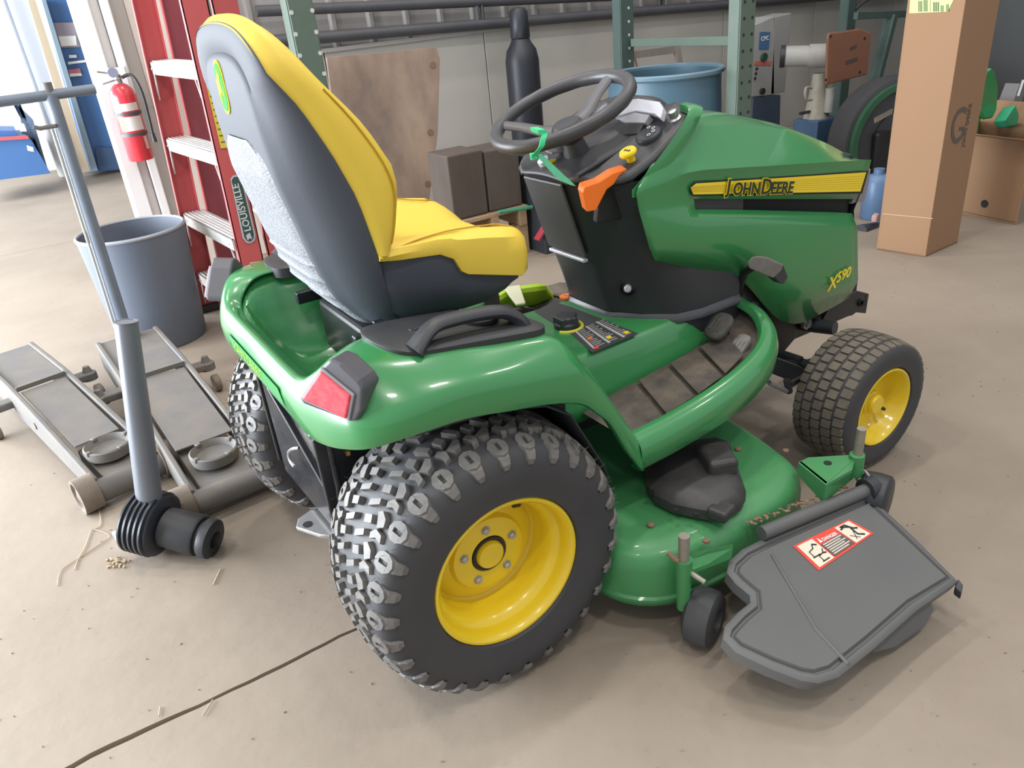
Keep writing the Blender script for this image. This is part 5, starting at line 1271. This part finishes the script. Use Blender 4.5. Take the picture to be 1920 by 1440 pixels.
MB().prism([cq(*p, .004) for p in ((1415, 115), (1447, 115), (1446, 122), (1414, 122))], (0, -.003, 0)).build('red_label', mat('label_dull_red', (.50, .13, .09), .6), CB, smooth=False)
for k in range(3): MB().lathe(cq(1418-k*1.5, 129+9*k, .004), (0, -1, 0), [(0, .010), (.01, .010), (.01, .0005)], 10).build('small_button', BLACKP, CB)
MB().lathe(cq(1428, 171, .004), (0, -1, 0), [(0, .024), (.02, .024), (.02, .0005)], 16).build('lock_knob', BLACKP, CB)
MB().prism([cq(1412, 182), cq(1464, 178), cq(1458, 420), cq(1400, 420)], (0, .22, 0)).build('cabinet_plinth', mat('dark_blue_enamel', (.045, .065, .10), .5), CB, smooth=False, bevel=.006)
BM = thing('swing_arm_machine', 'pale machine arm on a blue stand carrying an orange-brown plate', 'machine', (4.6, 2.3, 0))
p0 = aty(1463, 106, 2.5); p1 = aty(1552, 104, 2.25)
GW = mat('warm_grey_casting', (.34, .33, .30), .5, noise=.3)
MB().tube([p0, p0.lerp(p1, .10)], .078, 20).build('arm_collar', BLACKM, BM)
MB().tube([p0.lerp(p1, .10), p0.lerp(p1, .62)], .073, 20).build('arm_tube', GW, BM)
MB().tube([p0.lerp(p1, .60), p1], .082, 20).build('arm_sleeve', GW, BM)
def bq(px, py, d=0): return aty(px, py, 2.15-d)
pl_ = [bq(1550, 62), bq(1608, 54), bq(1630, 62), bq(1622, 140), bq(1545, 160), bq(1548, 72)]
MB().prism(pl_, (0, -.02, 0)).build('brown_plate', mat('orange_brown_board', (.23, .100, .055), .6, noise=.4, nscale=6, col2=(.18, .08, .05)), BM, smooth=False, bevel=.01)
for px, py in ((1557, 68), (1621, 72), (1612, 135), (1548, 150)): MB().lathe(bq(px, py, .021), (0, -1, 0), [(0, .009), (.004, .009), (.004, .0005)], 10).build('plate_screw', BLACKP, BM)
for a, b, w in ((( 1594, 92), (1606, 86), .022), ((1586, 118), (1608, 110), .026)): MB().bar(bq(*a, .022), bq(*b, .022), .002, w, (0, 0, 1)).build('plate_stencil', mat('stencil_dark', (.08, .06, .06), .7), BM, smooth=False)
MB().lathe(aty(1533, 190, 2.3), (0, 0, 1), [(-.12, .10), (-.06, .085), (.10, .06), (.20, .05), (.20, .0005)], 16).build('gearbox', mat('cream_casting', (.36, .33, .27), .6, noise=.5, nscale=14), BM)
MB().tube(smooth_poly([aty(1522, 165, 2.25), aty(1511, 165, 2.25), aty(1511, 186, 2.25), aty(1522, 187, 2.25)], 3, False), .010, 8).build('handle_loop', GW, BM)
MB().tube([aty(1557, 165, 2.2), aty(1553, 210, 2.2)], .035, 10).build('side_pipe', GW, BM)
MB().tube([aty(1500, 213, 2.3), aty(1520, 209, 2.3)], .012, 8).build('lever', BLACKM, BM)
q = aty(1532, 215, 2.3); MB().box((q.x, 2.3, q.z/2-.02), (.26, .22, q.z)).build('stand', mat('stand_blue', (.05, .10, .18), .5), BM, smooth=False, bevel=.01)

# ---------------------------------------------------------------- dark tyre machine with green hoop, right behind the hood
TY = thing('tire_on_stand', 'big dark tire with a green hoop half hidden behind the tall carton', 'tire', (4.35, 1.9, 0))
c = aty(1662, 262, 1.75); c = Vector((c.x, 1.75, c.z))
MB().lathe(c, (-.30, -1, .05), [(-.12, .22), (-.13, .34), (-.10, .42), (0, .44), (.10, .42), (.13, .34), (.12, .22), (0, .20)], 44, closed=True).build('tire_carcass', RUBBER, TY)
MB().lathe(c+Vector((-.04, -.13, 0)), (-.30, -1, .05), [(-.02, .36), (-.02, .40), (.02, .40), (.02, .36)], 44, closed=True).build('green_hoop', mat('hoop_green', (.025, .10, .05), .5), TY)
MB().lathe(c, (-.30, -1, .05), [(.02, .21), (.10, .20), (.12, .12), (.12, .0005)], 32).build('wheel_disc', mat('dark_steel_disc', (.05, .05, .055), .35, .6), TY)
MB().bar(aty(1640, 226, 1.55), aty(1673, 208, 1.55), .006, .035, (0, 0, 1)).build('chrome_strip', mat('bright_chrome', (.80, .80, .80), .12, 1.), TY, smooth=False)
MB().box((c.x, 1.85, .15), (.5, .4, .30)).build('tire_stand', BLACKM, TY, smooth=False, bevel=.02)
PO = thing('dark_brace_frame', 'dark green bracing frame above the big dark tire', 'frame', (4.6, 2.3, 0))
MB().bar(aty(1672, 28, 2.3), aty(1640, 155, 2.3), .05, .085, (0, -1, 0)).build('slanted_brace', RGD, PO, smooth=False, bevel=.004)
MB().bar(aty(1604, 30, 2.3), aty(1720, 25, 2.3), .04, .05, (0, 0, 1)).build('cross_brace', RGD, PO, smooth=False, bevel=.004)
MB().tube(smooth_poly([aty(1605, 18, 2.25), aty(1618, 5, 2.25), aty(1640, -6, 2.25)], 4, False), .010, 6).build('cable', BLACKM, PO)
MB().bar(aty(1640, 155, 2.3), Vector((aty(1640, 155, 2.3).x-.1, 2.3, 0)), .05, .07, (0, -1, 0)).build('brace_leg', RGD, PO, smooth=False)
# small bottles / pipe left of the tall carton
o = MB().tube([aty(1612, 436, .95), aty(1652, 430, .95)], .045, 18).build('black_pipe', BLACK); tag(o, 'short black pipe lying on the floor left of the tall carton', 'pipe')
q = aty(1636, 425, 1.05); o = MB().lathe((q.x, 1.05, 0), (0, 0, 1), [(0, .002), (0, .07), (.01, .078), (.22, .078), (.25, .06), (.26, .03), (.29, .03), (.29, .0005)], 24).build('blue_jug', mat('jug_blue', (.11, .19, .33), .4)); tag(o, 'small blue jug standing between hood and tall carton', 'jug')
q = aty(1641, 408, .93); o = MB().box((q.x, .93, q.z), (.06, .03, .04), rz=.4).build('pink_rag', mat('rag_pink', (.55, .32, .30), .9), smooth=False, bevel=.008); tag(o, 'scrap of pink rag beside the black pipe', 'rag')

# ---------------------------------------------------------------- cardboard boxes
CBD = mat('corrugated_cardboard', (.290, .168, .092), .8, noise=.15, nscale=4, col2=(.255, .148, .080), bump=.06, bscale=90, stretch=(1, 1, .12))
TB_ = thing('tall_carton', 'tall narrow brown carton standing on end at the right', 'carton', (3.29, .57, 0))
A = atz(1643, 468, 0); B = atz(1735, 482, 0); C = atz(1795, 455, 0); D = A+(C-B); H = 1.62
lean = Vector((.02, .0, 0))
def face(p, q, h0, h1, name):
    n = (q-p).cross(Vector((0, 0, 1))).normalized()
    MB().prism([p+Vector((0, 0, h0)), q+Vector((0, 0, h0)), q+Vector((0, 0, h1)), p+Vector((0, 0, h1))], -n*.006).build(name, CBD, TB_, smooth=False, bevel=.002)
for p, q in ((A, B), (B, C), (C, D), (D, A)): face(p, q, .002, H, 'carton_side')
MB().prism([p+Vector((0, 0, H)) for p in (A, B, C, D)], (0, 0, .006)).build('carton_top', CBD, TB_, smooth=False)
MB().prism([p+Vector((0, 0, .002)) for p in (A, B, C, D)], (0, 0, .006)).build('carton_bottom', CBD, TB_, smooth=False)
nAB = (B-A).cross(Vector((0, 0, 1))).normalized(); nBC = (C-B).cross(Vector((0, 0, 1))).normalized()
def fAB(px, py, l=.001): return on(px, py, A+nAB*l, nAB)
def fBC(px, py, l=.001): return on(px, py, B+nBC*l, nBC)
z_crease = fAB(1655, 402).z
MB().prism([fAB(1655, 400), fAB(1749, 409), fAB(1749, 410.5), fAB(1655, 401.5)], nAB*.0008).build('fold_crease', mat('cardboard_crease', (.50, .33, .20), .8), TB_, smooth=False)
LBL = mat('lime_paper_label', (.52, .66, .24), .6)
MB().prism([fAB(1705, 25), fAB(1777, 22), fAB(1788, 0), fAB(1793, -14), fAB(1708, -20)], nAB*.0008).build('shipping_label', LBL, TB_, smooth=False)
for i, (x, w, h) in enumerate(((1722, 8, 20), (1732, 8, 22), (1744, 3, 22), (1750, 12, 18), (1764, 6, 12), (1774, 6, 14))):
    for k in range(1 if w < 5 else 3):
        MB().prism([fAB(x+k*w/3, 22-(i % 2)*1, .002), fAB(x+k*w/3+w/5, 22, .002), fAB(x+k*w/3+w/5, 22-h, .002), fAB(x+k*w/3, 22-h, .002)], nAB*.0004).build('label_print', mat('label_ink', (.05, .09, .05), .7), TB_, smooth=False)
INK = mat('box_print_ink', (.115, .09, .075), .8)
ring_o = smooth_poly([fBC(*p) for p in ((1813, 209), (1806, 205), (1796, 212), (1788, 230), (1786, 250), (1790, 264), (1798, 262), (1806, 250), (1806, 240))], 4, False)
rw_ = []
for i, p in enumerate(ring_o):
    d = (ring_o[min(i+1, len(ring_o)-1)]-ring_o[max(i-1, 0)]).normalized(); s_ = d.cross(nBC)*.012
    rw_.append([p-s_, p+s_, p+s_+nBC*.0006, p-s_+nBC*.0006])
MB().loft(rw_, closed=True, cap=True).build('printed_logo', INK, TB_, smooth=False)
MB().bar(fBC(1806, 240), fBC(1798, 242), .0012, .016, (0, 0, 1)).build('printed_logo_bar', INK, TB_, smooth=False)
e = fBC(1826, 178, .002); s = fBC(1808, 275, .002)
text('printed_lettering', 'JOHN DEERE', (e-s).length*.155, INK, s, e-s, (C-B)*-1, TB_, sx=.95)
# short open carton
SB_ = thing('open_carton', 'low open brown carton holding green parts, right of the tall carton', 'carton', (4.1, .6, 0))
E1 = atz(1800, 400, 0); E2 = atz(1905, 422, 0); E3 = E2+Vector((.45, .22, 0)); E4 = E1+Vector((.45, .22, 0)); hh = .44
for p, q in ((E1, E2), (E2, E3), (E3, E4), (E4, E1)):
    n = (q-p).cross(Vector((0, 0, 1))).normalized()
    MB().prism([p+Vector((0, 0, .001)), q+Vector((0, 0, .001)), q+Vector((0, 0, hh)), p+Vector((0, 0, hh))], -n*.006).build('carton_side', CBD, SB_, smooth=False)
MB().prism([p+Vector((0, 0, .01)) for p in (E1, E2, E3, E4)], (0, 0, .005)).build('carton_bottom', CBD, SB_, smooth=False)
nf = (E2-E1).cross(Vector((0, 0, 1))).normalized()
MB().prism([E1+Vector((0, 0, hh)), E2+Vector((0, 0, hh)), E2+nf*.10+Vector((0, 0, hh+.03)), E1+nf*.10+Vector((0, 0, hh+.03))], (0, 0, .005)).build('carton_flap', CBD, SB_, smooth=False)
MB().prism([E2+Vector((0, 0, hh)), E3+Vector((0, 0, hh)), E3+Vector((.06, -.10, hh+.14)), E2+Vector((.06, -.10, hh+.14))], (0, 0, .005)).build('carton_flap', CBD, SB_, smooth=False)
MB().prism([E4+Vector((0, 0, hh)), E3+Vector((0, 0, hh)), E3+Vector((.12, .05, hh+.10)), E4+Vector((.12, .05, hh+.10))], (0, 0, .005)).build('carton_flap', CBD, SB_, smooth=False)
hq = on(1846, 382, E1+nf*.002, nf); MB().lathe(hq, nf, [(0, .022), (.001, .022), (.001, .0005)], 16).build('hand_hole', BLACKP, SB_)
GP = thing('green_hood_part', 'green moulded tractor part standing in the open carton', 'part', (4.2, .75, .02))
P = [aty(px, py, .78) for px, py in ((1845, 150), (1850, 134), (1860, 127), (1868, 138), (1873, 165), (1870, 205), (1862, 222), (1845, 225), (1838, 210))]
MB().prism(P, (.03, .10, 0)).build('moulding', GREEN, GP, smooth=False, bevel=.012, seg=3)
MB().box((P[-1].x+.03, .84, (P[-1].z+.02)/2), (.06, .08, P[-1].z-.02)).build('moulding_foot', GREEN, GP, smooth=False, bevel=.01)
o = MB().prism([aty(px, py, .70) for px, py in ((1885, 225), (1898, 205), (1905, 196), (1912, 215), (1908, 236), (1892, 238))], (.03, .08, -.02)).build('green_cover', mat('bright_green_plastic', (.04, .33, .17), .5), smooth=False, bevel=.008); tag(o, 'bright green plastic scrap poking out of the open carton', 'part')
o = MB().tube([aty(1918, 150, .75), aty(1908, 180, .75)], .009, 8).build('steel_rod', mat('bright_chrome', (.8, .8, .8))); tag(o, 'bright steel rod leaning in the open carton at the right edge', 'rod')
o = MB().bar(aty(1880, 225, .95), aty(1905, 160, .95), .10, .09, (0, -1, 0)).build('grey_panel', mat('grey_panel', (.16, .155, .155), .6), smooth=False, bevel=.006); tag(o, 'grey slanted panel behind the green part at the right edge', 'panel')
# added dark body; its colour stands in for the shadowed right background
DM = thing('background_filler', 'large dark grey body added for the shadowed far right background', 'machine', (6.4, 1.4, 0))
MB().box((6.5, 1.6, .75), (1.6, 1.3, 1.1)).build('filler_body', mat('shadow_grey_fill', (.050, .053, .055), .6, noise=.4, nscale=2, col2=(.035, .038, .04)), DM, smooth=False, bevel=.05, seg=3)
MB().box((6.5, 1.6, 1.62), (1.7, 1.4, .62)).build('filler_top', mat('shadow_blue_fill', (.022, .028, .035), .6), DM, smooth=False, bevel=.06, seg=3)
for y in (1.1, 2.1):
    for x in (5.9, 7.1): MB().lathe((x, y, .16), (0, 1, 0), [(-.06, .0005), (-.06, .14), (-.04, .16), (.04, .16), (.06, .14), (.06, .0005)], 20).build('filler_wheel', BLACK, DM)

# ================================================================ FAR ROOM THROUGH THE OPENING
def fq(px, py, y): return aty(px, py, y)
BLU = mat('blue_cabinet_paint', (.055, .150, .37), .5, noise=.25, nscale=3, col2=(.07, .17, .36))
BC = thing('blue_cabinet', 'tall blue cabinet with warning stickers seen through the door opening', 'cabinet', (-.15, 8.2, 0))
yB = 8.3
def bqq(px, py, d=0): return aty(px, py, yB-d)
MB().prism([bqq(85, 0), bqq(150, 0), bqq(232, 318), bqq(172, 322)], (0, .5, 0)).build('cabinet_lower', BLU, BC, smooth=False)
tl = bqq(85, 0); tr2 = bqq(150, 0)
MB().box(((tl.x+tr2.x)/2, yB+.25, tl.z+.5), (tr2.x-tl.x, .5, 1.0)).build('cabinet_upper', BLU, BC, smooth=False)
MB().prism([bqq(*p, .01) for p in ((98, 43), (138, 42), (150, 88), (112, 90))], (0, -.01, 0)).build('grey_panel', mat('mauve_panel', (.34, .30, .36), .6), BC, smooth=False)
for P4 in (((109, 68), (142, 67), (144, 85), (115, 87)), ((129, 103), (143, 103), (144, 108), (130, 109)), ((127, 116), (163, 112), (164, 116), (128, 121)), ((130, 138), (152, 137), (154, 142), (131, 144))):
    MB().prism([bqq(*p, .022) for p in P4], (0, -.008, 0)).build('white_sticker', WHITE, BC, smooth=False)
MB().prism([bqq(*p, .022) for p in ((127, 131), (150, 128), (152, 137), (129, 138))], (0, -.008, 0)).build('red_sticker', mat('sticker_red', (.55, .16, .20), .6), BC, smooth=False)
MB().prism([bqq(78, 0, .1), bqq(86, 0, .1), bqq(184, 320, .1), bqq(172, 322, .1)], (0, .1, 0)).build('door_edge', mat('pale_blue_steel', (.30, .42, .52), .4), BC, smooth=False)
MB().prism([bqq(178, 275, .02), bqq(222, 277, .02), bqq(232, 316, .02), bqq(184, 318, .02)], (0, -.03, 0)).build('kick_plate', mat('dark_blue_kick', (.05, .10, .20), .6), BC, smooth=False)
WP = mat('bare_pine', (.56, .46, .33), .7, noise=.3, nscale=6, stretch=(1, 1, .2))
o = MB().prism([aty(52, 0, 8.0), aty(66, 0, 8.0), aty(168, 318, 8.0), aty(150, 322, 8.0)], (0, .08, 0)).build('pine_stud', WP, smooth=False); tag(o, 'bare pine stud standing left of the blue cabinet', 'stud')
o = MB().prism([aty(12, 0, 8.6), aty(50, 0, 8.6), aty(148, 330, 8.6), aty(110, 330, 8.6)], (0, .06, 0)).build('wall_board', mat('grey_white_board', (.55, .55, .54), .6), smooth=False); o['kind'] = 'structure'
bpy.data.objects['wall_board'].name = 'trim_6'
o = MB().tube([aty(2, 0, 8.4), aty(62, 165, 8.4), aty(120, 330, 8.4)], .045, 14).build('white_downpipe', TRIMW); tag(o, 'white vertical pipe on the far wall at the left edge', 'pipe')
BE = thing('tool_bench', 'blue tool bench with red edge in the far room at the left edge', 'bench', (-1.0, 7.6, 0))
MB().prism([aty(-60, 265, 7.6), aty(50, 255, 7.6), aty(62, 268, 7.6), aty(95, 325, 7.6), aty(-60, 345, 7.6)], (0, .8, 0)).build('bench_body', BLU, BE, smooth=False)
MB().prism([aty(-60, 260, 7.58), aty(52, 254, 7.58), aty(54, 260, 7.58), aty(-60, 267, 7.58)], (0, -.02, 0)).build('red_edge', mat('bench_red', (.55, .10, .10), .5), BE, smooth=False)
MB().prism([aty(-60, 245, 7.7), aty(30, 245, 7.7), aty(32, 256, 7.7), aty(-60, 260, 7.7)], (0, .6, 0)).build('bench_top', BLU, BE, smooth=False)
MB().prism([aty(20, 185, 7.9), aty(34, 185, 7.9), aty(52, 320, 7.9), aty(92, 325, 7.9), aty(62, 225, 7.9)], (0, .3, 0)).build('tool_stack', mat('slate_blue_box', (.12, .17, .26), .6), BE, smooth=False)
for P4 in (((35, 230), (45, 232), (50, 246), (38, 246)), ((50, 272), (62, 276), (63, 284), (52, 282))):
    MB().prism([aty(*p, 7.55) for p in P4], (0, -.03, 0)).build('pale_box', WHITE, BE, smooth=False)
